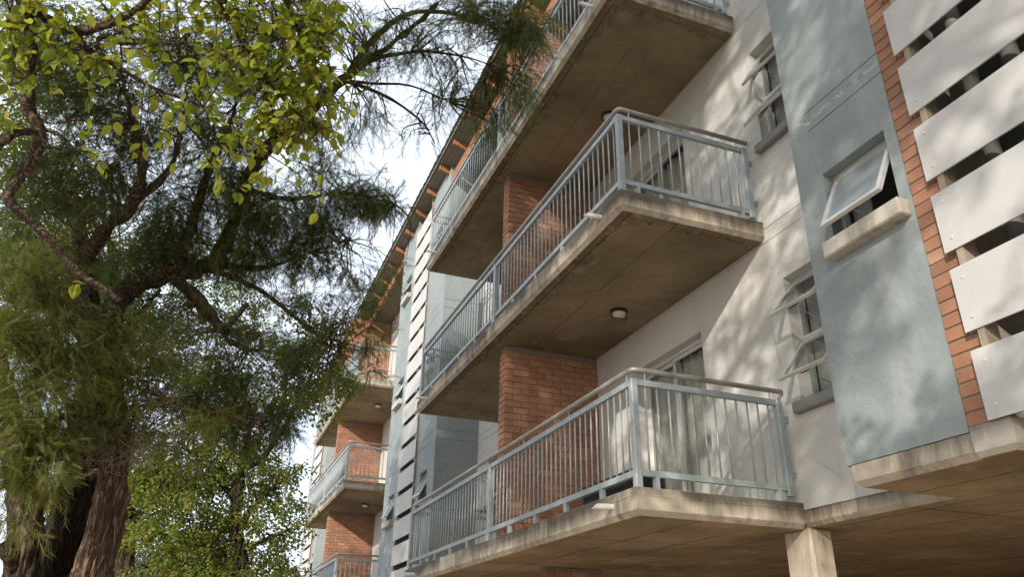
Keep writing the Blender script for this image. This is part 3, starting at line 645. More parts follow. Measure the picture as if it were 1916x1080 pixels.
# tree skeletons and foliage masses, metres: (x, y, z, radius[, density])
TREE = {
'A_trunk': [(-5.87, 4.18, -0.1, 0.281), (-5.8, 4.11, 1.94, 0.225), (-5.77, 4.08, 2.4, 0.198), (-5.75, 4.05, 2.72, 0.192), (-5.77, 3.99, 3.16, 0.186), (-5.82, 3.91, 3.54, 0.178), (-5.93, 3.81, 3.92, 0.18), (-6.06, 3.69, 4.29, 0.175), (-6.19, 3.58, 4.57, 0.185), (-6.31, 3.49, 4.8, 0.18)],
 
'A_limbs': [[(-6.27, 3.52, 4.73, 0.132), (-6.49, 3.34, 4.82, 0.1144), (-6.67, 3.22, 4.88, 0.0968), (-6.76, 3.14, 4.91, 0.088), (-6.81, 3.11, 4.95, 0.0616)],
 [(-6.28, 3.52, 4.72, 0.1408), (-6.47, 3.37, 5.04, 0.11), (-6.53, 3.25, 5.3, 0.0968), (-6.35, 3.0, 5.68, 0.0924), (-6.11, 2.78, 5.98, 0.088), (-6.07, 2.59, 6.32, 0.0748), (-6.17, 2.38, 6.64, 0.0572), (-6.32, 2.04, 6.91, 0.0396), (-6.45, 1.68, 7.36, 0.022)],
 [(-6.18, 3.58, 4.6, 0.1584), (-6.07, 3.56, 5.27, 0.1452), (-5.75, 3.58, 5.57, 0.1364), (-5.26, 3.61, 5.83, 0.11), (-5.09, 3.42, 6.24, 0.0968), (-5.03, 3.07, 6.66, 0.088), (-4.84, 2.55, 6.93, 0.088), (-4.46, 1.9, 7.14, 0.0792), (-4.16, 1.37, 7.3, 0.0634), (-3.85, 0.95, 7.43, 0.0484), (-3.57, 0.51, 7.55, 0.0352), (-3.35, 0.12, 7.73, 0.022)],
 [(-5.6, 3.59, 5.59, 0.088), (-5.3, 3.6, 5.36, 0.088), (-5.03, 3.71, 5.12, 0.0748), (-4.86, 3.77, 4.95, 0.0484), (-4.63, 3.79, 4.89, 0.0352)],
 [(-4.94, 3.73, 5.06, 0.0396), (-4.83, 3.61, 5.24, 0.0352), (-4.74, 3.51, 5.36, 0.0334)],
 [(-4.14, 1.34, 7.33, 0.0396), (-3.97, 0.99, 7.56, 0.0352), (-3.71, 0.67, 7.7, 0.0264), (-3.36, 0.47, 7.68, 0.0194), (-2.99, 0.34, 7.57, 0.0106), (-2.65, 0.27, 7.38, 0.0053)],
 [(-3.98, 1.14, 7.39, 0.0264), (-3.73, 0.96, 7.4, 0.022), (-3.43, 0.78, 7.39, 0.0158), (-3.0, 0.61, 7.3, 0.0088), (-2.68, 0.5, 7.16, 0.0044)],
 [(-4.2, 1.41, 7.25, 0.0246), (-3.92, 1.33, 7.16, 0.0211), (-3.63, 1.27, 7.03, 0.0158), (-3.32, 1.24, 6.82, 0.0106), (-3.16, 1.25, 6.59, 0.0053)],
 [(-4.2, 1.41, 7.25, 0.0176), (-3.87, 1.28, 7.21, 0.0158), (-3.5, 1.12, 7.17, 0.0114), (-3.09, 1.03, 7.01, 0.0062)],
 [(-5.03, 3.07, 6.66, 0.0528), (-4.5, 2.91, 6.53, 0.044), (-3.92, 2.61, 6.58, 0.029), (-3.31, 2.37, 6.43, 0.0106)],
 [(-5.26, 3.61, 5.83, 0.0616), (-4.65, 3.5, 5.86, 0.0396), (-4.25, 3.31, 6.0, 0.0264), (-3.74, 2.95, 6.15, 0.0106)],
 [(-5.28, 3.63, 5.79, 0.044), (-4.67, 3.61, 5.62, 0.0308), (-4.12, 3.62, 5.29, 0.0194), (-3.64, 3.5, 4.91, 0.0088)],
 [(-5.58, 3.57, 5.62, 0.0748), (-5.5, 3.26, 6.28, 0.066), (-5.42, 2.85, 6.8, 0.0528), (-5.26, 2.4, 7.3, 0.0396), (-5.28, 1.91, 7.76, 0.0308), (-5.3, 1.38, 8.2, 0.0176)],
 [(-6.09, 2.76, 6.01, 0.0528), (-5.8, 2.64, 6.49, 0.0396), (-5.77, 2.28, 7.05, 0.0308), (-5.86, 1.79, 7.67, 0.0176)],
 [(-6.1, 3.67, 4.34, 0.0528), (-5.59, 3.67, 4.19, 0.037), (-5.01, 3.62, 4.1, 0.0246), (-4.47, 3.57, 3.9, 0.0106)],
 [(-6.06, 3.66, 4.4, 0.044), (-6.44, 3.28, 4.4, 0.0308), (-6.71, 2.92, 4.34, 0.0176), (-6.99, 2.76, 4.29, 0.0088)],
 [(-5.9, 3.84, 3.81, 0.0352), (-6.22, 3.49, 3.8, 0.0264), (-6.51, 3.18, 3.57, 0.0158)],
 [(-4.48, 1.93, 7.11, 0.0352), (-4.77, 1.72, 7.54, 0.0264), (-4.96, 1.45, 7.85, 0.0176), (-5.13, 1.21, 8.1, 0.0106)]],
 
'A_clus': [(-5.75, 3.46, 6.49, 0.56, 1), (-5.2, 3.1, 6.79, 0.59, 1), (-4.6, 3.12, 6.57, 0.58, 1), (-4.18, 2.67, 6.71, 0.46, 1), (-3.69, 2.45, 6.59, 0.39, 1), (-3.33, 2.4, 6.4, 0.24, 1), (-3.87, 2.81, 6.23, 0.39, 1), (-4.28, 3.16, 6.07, 0.44, 1), (-4.84, 3.43, 6.23, 0.52, 1), (-5.38, 3.67, 6.16, 0.53, 1), (-5.85, 3.67, 6.06, 0.42, 1), (-4.0, 3.3, 5.5, 0.28, 0.7), (-3.67, 3.0, 5.82, 0.26, 0.7), (-4.08, 3.62, 5.01, 0.34, 0.8), (-3.74, 3.49, 4.68, 0.24, 0.7), (-4.41, 3.55, 5.5, 0.27, 0.4), (-3.73, 3.23, 5.34, 0.24, 0.7), (-4.91, 3.78, 5.22, 0.31, 0.5), (-3.98, 3.72, 4.39, 0.24, 0.7), (-3.99, 3.15, 5.83, 0.27, 0.6), (-3.35, 2.92, 5.42, 0.23, 0.8), (-3.3, 2.74, 5.77, 0.19, 0.6), (-3.35, 3.02, 4.92, 0.22, 0.8), (-3.24, 3.11, 4.63, 0.15, 0.6), (-4.74, 3.89, 4.6, 0.41, 1), (-4.31, 3.98, 4.29, 0.34, 1), (-5.05, 4.07, 4.35, 0.41, 1), (-4.19, 3.85, 4.67, 0.27, 0.8), (-4.49, 4.09, 3.9, 0.3, 0.8), (-4.15, 3.95, 3.97, 0.23, 0.8), (-5.53, 3.7, 5.35, 0.34, 0.5), (-4.58, 3.81, 5.14, 0.31, 0.55), (-5.04, 3.87, 4.96, 0.34, 0.6), (-5.63, 3.83, 4.98, 0.34, 0.6), (-7.08, 3.05, 5.93, 0.54, 0.7), (-6.7, 2.94, 6.31, 0.58, 1), (-7.05, 2.67, 6.81, 0.58, 0.8), (-6.59, 2.38, 7.24, 0.58, 0.8), (-6.01, 2.64, 7.02, 0.51, 0.6), (-5.68, 2.23, 7.65, 0.58, 0.7), (-5.17, 1.78, 7.92, 0.5, 1), (-6.15, 2.04, 7.79, 0.58, 0.8), (-5.35, 2.6, 7.18, 0.51, 0.8), (-4.85, 2.0, 7.51, 0.43, 0.9), (-4.72, 1.48, 7.81, 0.39, 0.7), (-7.22, 2.06, 7.42, 0.54, 0.8), (-6.37, 2.87, 6.56, 0.51, 0.9), (-6.93, 3.04, 5.31, 0.39, 0.6), (-6.36, 3.38, 5.59, 0.34, 0.5)],
 
'A_fine': [(-4.3, 1.14, 7.73, 0.4, 0.45), (-3.82, 1.48, 7.12, 0.31, 0.3), (-3.84, 0.83, 7.7, 0.4, 0.5), (-3.43, 0.76, 7.41, 0.39, 0.45), (-3.11, 0.8, 7.12, 0.32, 0.45), (-3.1, 0.34, 7.6, 0.44, 0.75), (-2.72, 0.24, 7.43, 0.38, 1.3), (-2.53, 0.5, 7.1, 0.29, 1.2), (-2.53, -0.01, 7.46, 0.22, 1.3), (-2.78, 0.86, 6.95, 0.25, 0.6), (-2.58, 0.9, 6.82, 0.2, 0.5), (-3.31, 1.1, 7.0, 0.24, 0.25), (-3.39, 1.3, 6.76, 0.19, 0.2), (-4.02, 1.75, 6.97, 0.28, 0.4), (-4.22, 2.09, 6.86, 0.27, 0.5), (-3.93, 1.12, 7.4, 0.3, 0.35), (-4.54, 2.12, 7.01, 0.29, 0.6)],
 
'A_low': [(-6.87, 2.67, 4.91, 0.44, 1), (-6.58, 2.87, 4.57, 0.44, 1), (-6.77, 2.99, 4.08, 0.47, 1), (-6.36, 3.16, 4.14, 0.38, 1), (-5.81, 3.32, 4.57, 0.39, 0.8), (-5.42, 3.5, 4.76, 0.33, 0.7), (-6.52, 3.19, 3.52, 0.47, 1), (-6.18, 3.42, 3.67, 0.35, 1), (-6.51, 3.17, 3.05, 0.34, 1), (-5.6, 3.32, 4.3, 0.35, 0.8), (-5.42, 3.55, 3.91, 0.29, 0.6), (-6.1, 3.11, 4.75, 0.29, 0.6), (-5.69, 3.41, 3.96, 0.29, 0.6), (-4.92, 3.59, 3.86, 0.32, 0.6), (-5.07, 3.66, 3.5, 0.26, 0.4), (-6.28, 3.3, 3.15, 0.28, 0.7), (-6.45, 3.14, 2.66, 0.24, 0.7)],
 'B_trunk': [(-6.27, 5.52, -0.1, 0.375), (-6.27, 5.46, 1.98, 0.3), (-6.27, 5.43, 2.5, 0.285), (-6.28, 5.38, 2.98, 0.275), (-6.28, 5.3, 3.47, 0.26), (-6.3, 5.2, 3.97, 0.24), (-6.35, 5.07, 4.47, 0.22), (-6.45, 4.86, 5.09, 0.18), (-6.68, 4.55, 5.8, 0.13), (-6.86, 4.2, 6.49, 0.08)],
 'B_limbs': [[(-6.29, 5.23, 3.84, 0.1), (-6.64, 5.03, 4.42, 0.07), (-7.02, 4.81, 4.91, 0.05), (-7.39, 4.56, 5.38, 0.02)],
 [(-6.37, 5.03, 4.6, 0.1), (-6.11, 4.94, 5.32, 0.07), (-5.84, 4.84, 5.94, 0.03)]],
 'B_clus': [(-7.02, 4.78, 6.14, 0.67, 0.5), (-7.38, 5.03, 5.29, 0.63, 0.5), (-6.34, 5.05, 5.78, 0.55, 0.35), (-6.93, 5.31, 4.75, 0.59, 0.5), (-5.73, 5.31, 5.29, 0.47, 0.35), (-7.68, 4.53, 6.33, 0.55, 0.5), (-5.82, 5.54, 4.1, 0.39, 0.5), (-6.63, 5.36, 3.97, 0.39, 0.6)],
 'C_trunk': [(-6.25, 4.94, -0.1, 0.289), (-6.44, 4.83, 1.95, 0.231), (-6.53, 4.78, 2.43, 0.215), (-6.63, 4.72, 2.92, 0.2), (-6.74, 4.64, 3.3, 0.184), (-6.9, 4.53, 3.68, 0.163), (-7.12, 4.36, 4.23, 0.126), (-7.37, 4.12, 4.8, 0.095)],
 'C_limbs': [[(-6.6, 4.7, 3.04, 0.079), (-6.46, 4.8, 3.21, 0.063), (-6.27, 4.91, 3.4, 0.058), (-6.03, 5.01, 3.56, 0.042)],
 [(-6.58, 4.67, 2.42, 0.095), (-6.68, 4.55, 2.51, 0.089), (-6.75, 4.52, 2.63, 0.074)],
 [(-6.7, 4.66, 3.19, 0.063), (-6.56, 4.55, 3.42, 0.037), (-6.45, 4.41, 3.7, 0.016)]],
 'C_clus': [(-6.66, 2.81, 3.67, 0.36, 0.8), (-6.43, 2.75, 3.68, 0.3, 0.7), (-6.58, 2.83, 3.18, 0.27, 0.8), (-6.2, 2.89, 3.23, 0.24, 0.6), (-6.96, 2.6, 4.13, 0.36, 0.8)],
 'D_trunk': [(-3.9, 10.05, -0.1, 0.25), (-3.94, 10.04, 1.39, 0.2), (-3.99, 10.03, 2.23, 0.19), (-4.09, 9.97, 3.11, 0.17), (-4.28, 9.88, 3.92, 0.14), (-4.31, 9.75, 4.67, 0.1), (-4.26, 9.57, 5.44, 0.06)],
 'D_limbs': [[(-4.18, 9.93, 3.56, 0.09), (-3.94, 9.73, 4.12, 0.07), (-3.54, 9.53, 4.5, 0.04), (-3.17, 9.34, 4.8, 0.02)],
 [(-4.29, 9.85, 4.11, 0.08), (-4.87, 9.86, 4.64, 0.05), (-5.4, 9.76, 5.06, 0.03)],
 [(-4.13, 9.96, 3.29, 0.07), (-3.66, 9.71, 3.48, 0.05), (-3.28, 9.55, 3.67, 0.02)]],
 'D_clus': [(-4.64, 9.9, 4.97, 0.65, 0.7), (-3.98, 9.88, 4.43, 0.59, 0.7), (-5.01, 10.0, 4.46, 0.65, 0.7), (-5.64, 10.09, 4.42, 0.6, 0.7), (-3.48, 9.69, 3.49, 0.42, 0.7), (-4.25, 9.81, 3.73, 0.59, 0.8), (-3.62, 9.5, 4.69, 0.4, 0.6), (-3.21, 9.43, 3.7, 0.23, 0.5), (-5.02, 9.94, 3.51, 0.59, 0.8), (-5.77, 10.2, 3.67, 0.55, 0.7), (-4.11, 9.73, 5.19, 0.49, 0.5), (-3.3, 9.42, 3.01, 0.31, 0.6), (-4.3, 9.8, 2.91, 0.63, 0.9), (-5.15, 9.91, 2.79, 0.59, 0.8), (-3.65, 9.68, 2.75, 0.53, 0.8), (-5.26, 9.92, 5.31, 0.55, 0.5), (-5.8, 10.12, 5.2, 0.5, 0.4), (-3.4, 9.49, 4.12, 0.29, 0.6), (-4.7, 9.78, 5.86, 0.44, 0.4), (-6.11, 10.24, 4.5, 0.5, 0.6)],
 'E_trunk': [(-1.64, 14.33, -0.1, 0.188), (-1.75, 14.33, 1.36, 0.15), (-2.01, 14.32, 3.04, 0.13), (-2.33, 14.15, 4.83, 0.11), (-2.53, 13.87, 6.32, 0.08), (-2.65, 13.49, 7.7, 0.05)],
 'E_clus': [(-3.37, 7.8, 6.55, 0.39, 0.9), (-3.05, 7.72, 6.07, 0.31, 0.9), (-3.49, 8.03, 5.91, 0.37, 0.9), (-3.88, 8.18, 6.51, 0.4, 0.7), (-3.82, 8.37, 5.57, 0.36, 0.6), (-4.26, 8.43, 6.74, 0.41, 0.6), (-3.05, 7.89, 5.53, 0.17, 0.5), (-3.73, 7.82, 7.12, 0.3, 0.5), (-3.35, 7.65, 6.91, 0.24, 0.6)],
 'F_clus': [(-4.75, 18.46, 3.89, 0.91, 1), (-5.58, 18.43, 3.98, 0.83, 1), (-4.02, 18.46, 3.65, 0.75, 1), (-6.32, 18.43, 3.67, 0.75, 1), (-5.03, 18.51, 3.2, 1.0, 1), (-6.49, 20.1, 6.21, 0.9, 0.6), (-6.8, 19.23, 5.13, 0.69, 0.7)],
 'F_trunk': [(-4.59, 18.57, -0.1, 0.2), (-4.72, 18.56, 1.51, 0.16), (-4.88, 18.55, 2.54, 0.14), (-5.02, 18.49, 3.47, 0.1), (-5.07, 18.43, 4.15, 0.06)],
 'G_trunk': [(-5.68, 11.63, -0.1, 0.25), (-5.88, 11.52, 2.23, 0.2), (-6.12, 11.39, 3.62, 0.18), (-6.48, 11.12, 5.05, 0.16), (-6.84, 10.71, 6.5, 0.13), (-7.14, 10.2, 7.83, 0.1), (-7.43, 9.72, 8.84, 0.06)],
 'G_clus': [(-8.85, 9.5, 8.64, 0.94, 0.6), (-8.25, 9.86, 8.15, 0.88, 0.5), (-6.99, 10.25, 7.76, 0.82, 0.5), (-6.24, 10.48, 7.4, 0.71, 0.5), (-7.1, 10.57, 6.85, 0.76, 0.5), (-8.41, 10.21, 7.16, 0.82, 0.5), (-5.05, 10.47, 7.6, 0.59, 0.35), (-4.65, 10.2, 8.28, 0.53, 0.25), (-7.23, 11.22, 4.0, 0.71, 0.7), (-6.12, 11.21, 4.79, 0.65, 0.6), (-5.6, 10.76, 6.69, 0.71, 0.5), (-4.79, 10.94, 6.17, 0.71, 0.6), (-9.0, 7.77, 9.59, 0.77, 0.6), (-9.21, 7.11, 10.5, 0.66, 0.6), (-8.4, 7.15, 10.8, 0.77, 0.4), (-7.83, 8.48, 8.88, 0.77, 0.6), (-6.17, 9.44, 8.61, 0.68, 0.5), (-4.91, 9.77, 6.57, 0.55, 0.5), (-6.84, 8.98, 8.24, 0.66, 0.5), (-5.52, 9.32, 7.75, 0.55, 0.4)],
 'Y_limbs': [[(-5.84, -3.02, 4.2, 0.036), (-5.79, -2.87, 4.0, 0.032), (-5.75, -2.76, 3.8, 0.0272), (-5.72, -2.67, 3.71, 0.0256), (-5.71, -2.57, 3.58, 0.0248), (-5.69, -2.51, 3.49, 0.0248), (-5.64, -2.48, 3.42, 0.024), (-5.64, -2.45, 3.33, 0.0224), (-5.68, -2.44, 3.18, 0.0208), (-5.68, -2.42, 3.13, 0.02), (-5.61, -2.38, 3.09, 0.0184), (-5.51, -2.32, 3.02, 0.0168), (-5.42, -2.27, 2.95, 0.0152), (-5.33, -2.24, 2.91, 0.0136), (-5.25, -2.21, 2.88, 0.0104)],
 [(-5.9, -2.49, 3.14, 0.024), (-5.8, -2.5, 3.21, 0.0224), (-5.74, -2.53, 3.3, 0.0192), (-5.7, -2.53, 3.37, 0.0176), (-5.65, -2.49, 3.41, 0.016)],
 [(-5.74, -2.74, 3.79, 0.0208), (-5.67, -2.73, 3.77, 0.0192), (-5.57, -2.72, 3.75, 0.0176), (-5.46, -2.78, 3.77, 0.0152), (-5.37, -2.83, 3.83, 0.0136), (-5.29, -2.92, 3.91, 0.0112)],
 [(-5.57, -2.73, 3.76, 0.0168), (-5.53, -2.71, 3.7, 0.0144), (-5.47, -2.7, 3.68, 0.012), (-5.4, -2.68, 3.66, 0.0096), (-5.26, -2.67, 3.61, 0.0068), (-5.09, -2.68, 3.57, 0.0056), (-4.96, -2.63, 3.52, 0.004), (-4.76, -2.63, 3.43, 0.0024)],
 [(-5.48, -2.72, 3.69, 0.008), (-5.48, -2.74, 3.73, 0.0088), (-5.45, -2.75, 3.74, 0.0088), (-5.4, -2.73, 3.74, 0.0072), (-5.27, -2.78, 3.75, 0.0056), (-5.13, -2.82, 3.74, 0.0032)],
 [(-5.67, -2.48, 3.43, 0.008), (-5.58, -2.48, 3.43, 0.0064), (-5.5, -2.5, 3.36, 0.004)],
 [(-5.64, -2.47, 3.37, 0.0064), (-5.54, -2.5, 3.35, 0.004), (-5.5, -2.5, 3.36, 0.0024)],
 [(-5.12, -2.99, 3.94, 0.0112), (-5.07, -2.93, 3.88, 0.0096), (-5.02, -2.89, 3.84, 0.008), (-4.97, -2.84, 3.79, 0.0064), (-4.9, -2.79, 3.73, 0.0048), (-4.83, -2.72, 3.65, 0.004), (-4.78, -2.65, 3.54, 0.0024)],
 [(-5.02, -2.89, 3.84, 0.0056), (-4.88, -2.92, 3.81, 0.0048), (-4.75, -2.9, 3.79, 0.0032), (-4.62, -2.91, 3.72, 0.0016)],
 [(-4.88, -3.03, 4.0, 0.008), (-4.81, -2.95, 3.92, 0.0064), (-4.71, -2.87, 3.83, 0.004), (-4.65, -2.83, 3.7, 0.0024)],
 [(-4.9, -2.79, 3.73, 0.004), (-4.75, -2.76, 3.61, 0.0032), (-4.62, -2.77, 3.53, 0.0016)],
 [(-5.79, -2.87, 4.0, 0.016), (-5.76, -2.81, 3.7, 0.0064), (-5.72, -2.75, 3.56, 0.004), (-5.7, -2.72, 3.44, 0.0024)],
 [(-5.26, -2.67, 3.61, 0.0048), (-5.16, -2.65, 3.52, 0.0032), (-5.0, -2.57, 3.42, 0.0024), (-4.92, -2.54, 3.28, 0.0012)]],
 'Y_clus': [(-4.79, -2.9, 3.87, 0.18, 1.0), (-4.65, -2.89, 3.77, 0.12, 0.9), (-4.77, -2.78, 3.72, 0.15, 1.0), (-4.91, -2.9, 3.86, 0.16, 0.8), (-4.65, -2.99, 3.88, 0.09, 0.7), (-4.68, -2.76, 3.61, 0.13, 0.9), (-4.58, -2.79, 3.57, 0.07, 0.8), (-4.7, -2.69, 3.51, 0.1, 0.8), (-4.56, -2.67, 3.38, 0.05, 0.25), (-4.78, -2.68, 3.59, 0.13, 0.8), (-4.88, -2.73, 3.66, 0.13, 0.8), (-4.99, -2.8, 3.74, 0.12, 0.7), (-5.01, -2.59, 3.44, 0.09, 0.45), (-4.91, -2.54, 3.28, 0.06, 0.35), (-5.15, -2.61, 3.45, 0.11, 0.3), (-5.34, -2.6, 3.48, 0.08, 0.35), (-5.33, -2.52, 3.37, 0.07, 0.25), (-5.44, -2.51, 3.4, 0.07, 0.2), (-5.61, -2.74, 3.67, 0.15, 0.5), (-5.73, -2.78, 3.68, 0.12, 0.7), (-5.72, -2.72, 3.51, 0.09, 0.7), (-5.53, -2.67, 3.61, 0.12, 0.45), (-5.24, -2.85, 3.83, 0.16, 0.6), (-5.09, -2.9, 3.84, 0.14, 0.7), (-5.41, -2.8, 3.81, 0.15, 0.45), (-5.09, -2.74, 3.65, 0.13, 0.5), (-4.91, -2.62, 3.5, 0.08, 0.5), (-4.78, -2.58, 3.35, 0.06, 0.25), (-4.55, -2.58, 3.25, 0.02, 0.06), (-5.43, -2.24, 2.89, 0.02, 0.05), (-5.71, -2.6, 3.43, 0.04, 0.08), (-5.7, -2.82, 3.74, 0.15, 0.6), (-4.77, -3.02, 3.99, 0.14, 0.8), (-5.01, -2.98, 3.94, 0.14, 0.8), (-5.25, -2.77, 3.66, 0.12, 0.35)],
 
'A_dead': [(-5.55, 3.46, 3.81, 0.35, 1), (-5.31, 3.52, 3.62, 0.29, 1), (-5.69, 3.53, 3.47, 0.29, 1), (-5.28, 3.53, 4.04, 0.26, 1), (-6.56, 2.98, 4.86, 0.25, 1), (-6.05, 3.47, 3.53, 0.25, 1)]}
# ------------------------------------------------------------------ trees
nr = np.random.default_rng(11)
def smooth_path(p, n=4):
    P = np.array(p, float); Q = [P[0]]
    for i in range(len(P)-1):
        p0, p1, p2, p3 = P[max(i-1, 0)], P[i], P[i+1], P[min(i+2, len(P)-1)]
        for k in range(1, n+1):
            t = k/n; Q.append(.5*((2*p1)+(-p0+p2)*t+(2*p0-5*p1+4*p2-p3)*t*t+(-p0+3*p1-3*p2+p3)*t**3))
    Q = np.array(Q); Q[:, 3] = np.maximum(Q[:, 3], .0015); return Q
def knobbly(Q, a=.06):
    Q = Q.copy(); k = np.linspace(0, 1, len(Q)); Q[:, 3] *= 1+nr.normal(0, a, len(Q)); Q[:, :3] += nr.normal(0, .12, (len(Q), 3))*Q[:, 3:4]*.5; return Q
def ruts(me, amp, seed):
    """push bark ridges and furrows out of a trunk's surface"""
    n = len(me.vertices); co = np.empty(n*3); me.vertices.foreach_get('co', co); no = np.empty(n*3); me.vertices.foreach_get('normal', no)
    co = co.reshape(-1, 3); no = no.reshape(-1, 3); r_ = np.random.default_rng(seed); h = np.zeros(n)
    for i in range(26):
        k = r_.normal(0, 1, 3)*np.array([62, 62, 9.]); h += (1-2*np.abs(np.sin(co@k*.5+r_.uniform(0, 6.28))))/26**.5
    for i in range(5):
        k = r_.normal(0, 1, 3)*np.array([9, 9, 2.]); h += np.sin(co@k+r_.uniform(0, 6.28))*.35
    co = co+no*(h*amp)[:, None]; me.vertices.foreach_set('co', co.ravel()); me.update()
# leaf sprays -----------------------------------------------------
def tpl_feather(n=8, L=.22, l=.058, w=.0125):
    v = []; f = []
    def tri(a, b, c): i = len(v); v.extend([a, b, c]); f.append((i, i+1, i+2))
    tri((0, -.0015, 0), (0, .0015, 0), (L, 0, -.02))
    for i in range(n):
        t = (i+.6)/n; x = L*t; ll = l*(1-.45*abs(t-.4)); 
        for s in (-1, 1): 
            ex, ey, ez = x+ll*.55, s*ll*.8, -.012-.02*t; tri((x-w*.6, 0, -.02*t*t), (x+w*.6, 0, -.02*t*t), (ex, ey, ez))
    return np.array(v), np.array(f)
def tpl_needles(n=15, L=.26, l=.11, w=.0075, seed=3):
    r_ = np.random.default_rng(seed); v = []; f = []
    def tri(a, b, c): i = len(v); v.extend([a, b, c]); f.append((i, i+1, i+2))
    tri((0, -.0015, 0), (0, .0015, 0), (L, 0, -.05))
    for i in range(n):
        t = (i+.5)/n; x = L*t; z = -.05*t*t; a = r_.uniform(0, 6.28); ll = l*r_.uniform(.6, 1.1)
        d = np.array([.75, .5*math.cos(a), .5*math.sin(a)-.35]); d /= np.linalg.norm(d); b = np.array([x, 0, z])
        tri(tuple(b+[0, -w/2, 0]), tuple(b+[0, w/2, 0]), tuple(b+d*ll))
    return np.array(v), np.array(f)
def tpl_leaf(L=.066, w=.021, curl=.010):
    st = [(.12, .55), (.32, .98), (.55, .92), (.78, .55)]; v = [(0, 0, 0)]; f = []
    for (t, k) in st: v += [(L*t, w*k, curl*.5*k), (L*t, 0, -.006*t), (L*t, -w*k, curl*.5*k)]
    v.append((L, 0, -.014)); f += [(0, 2, 1), (0, 3, 2)]
    for i in range(3):
        a = 1+3*i; b = a+3; f += [(a, a+1, b+1), (a, b+1, b), (a+1, a+2, b+2), (a+1, b+2, b+1)]
    f += [(10, 11, 13), (11, 12, 13)]; return np.array(v), np.array(f)
def tpl_twigleaf(n=7, L=.28, l=.085, w=.024, seed=5):
    r_ = np.random.default_rng(seed); v = []; f = []
    for i in range(n):
        t = (i+.7)/n; b = np.array([L*t, 0, -.05*t*t]); s = 1 if i % 2 else -1; ll = l*r_.uniform(.75, 1.1)
        d = np.array([.6, s*.75, r_.uniform(-.5, .1)]); d /= np.linalg.norm(d); sd = np.cross(d, [0, 0, 1.]); sd /= np.linalg.norm(sd)
        o = len(v); m_ = b+d*ll*.45+[0, 0, .008]
        v += [b, m_+sd*w, b+d*ll+[0, 0, -.01], m_-sd*w]; f += [(o, o+1, o+3), (o+1, o+2, o+3)]
    return np.array(v), np.array(f)
def frames(n, dirs, roll=None):
    d = dirs/np.linalg.norm(dirs, axis=1, keepdims=True); a = nr.normal(0, .35, (n, 3)); a[:, 2] += 1
    s = np.cross(a, d); s /= np.linalg.norm(s, axis=1, keepdims=True)+1e-9; u = np.cross(d, s)
    return np.stack([d, s, u], 1)
def scatter(tpl, pos, dirs, sc):
    V, F = tpl; n = len(pos); fr = frames(n, dirs)
    W_ = np.einsum('vk,nkj->nvj', V, fr)*sc[:, None, None]+pos[:, None, :]
    idx = F[None]+(np.arange(n)*len(V))[:, None, None]
    return W_.reshape(-1, 3), idx.reshape(-1, 3), np.repeat(nr.random(n), len(V))
def tri_mesh(name, parts):
    V = np.concatenate([p[0] for p in parts]); off = np.cumsum([0]+[len(p[0]) for p in parts[:-1]]); F = np.concatenate([p[1]+o for p, o in zip(parts, off)]); T_ = np.concatenate([p[2] for p in parts])
    me = bpy.data.meshes.new(name); me.vertices.add(len(V)); me.vertices.foreach_set('co', V.astype(np.float32).ravel())
    me.loops.add(F.size); me.loops.foreach_set('vertex_index', F.astype(np.int32).ravel()); me.polygons.add(len(F))
    me.polygons.foreach_set('loop_start', np.arange(0, F.size, 3, dtype=np.int32))
    a = me.attributes.new('tint', 'FLOAT', 'POINT'); a.data.foreach_set('value', T_.astype(np.float32)); me.update(calc_edges=True); return me
def fill(clusters, per_m2, spread=1.25, shell=.55):
    """points gathered in lumps through each mass, and the direction out of it"""
    pos = []; dr = []
    for (x, y, z, r, w_) in clusters:
        n = int(per_m2*w_*math.pi*r*r); k = max(5, int(14*r)); c = np.array([x, y, z])
        lu = nr.normal(0, 1, (k, 3)); lu /= np.linalg.norm(lu, axis=1, keepdims=True); lu *= (nr.random((k, 1))**shell)*r*.85
        which = nr.integers(0, k, n); p = lu[which]+nr.normal(0, r*.23, (n, 3))*[spread, spread, .75]
        pos.append(c+p); o = p/r*.8+nr.normal(0, .55, (n, 3)); o[:, 2] -= .25; dr.append(o)
    return np.concatenate(pos), np.concatenate(dr)
def twigs(mb, limbs, clusters, per=5, r0=.011):
    L = np.concatenate([np.array(l)[:, :3] for l in limbs])
    for (x, y, z, r, w_) in clusters:
        c = np.array([x, y, z]); i = np.argsort(((L-c)**2).sum(1))[:4]
        for k in range(int(per*(1+r*2)*min(1, w_+.3))):
            a = L[nr.choice(i)]; e = c+nr.normal(0, .55, 3)*r
            m_ = (a+e)/2+nr.normal(0, .12, 3)*np.linalg.norm(e-a)+[0, 0, .08*np.linalg.norm(e-a)]
            q = smooth_path([(*a, r0), (*m_, r0*.6), (*e, r0*.2)], 4); mb.tube([tuple(t) for t in q], 4, False)
            for _ in range(3):
                b = m_+(e-m_)*nr.random(); f_ = b+nr.normal(0, .3, 3)*r; g_ = (b+f_)/2+nr.normal(0, .05, 3)*r
                mb.tube([(*b, r0*.45), (*g_, r0*.3), (*f_, r0*.12)], 3, False)
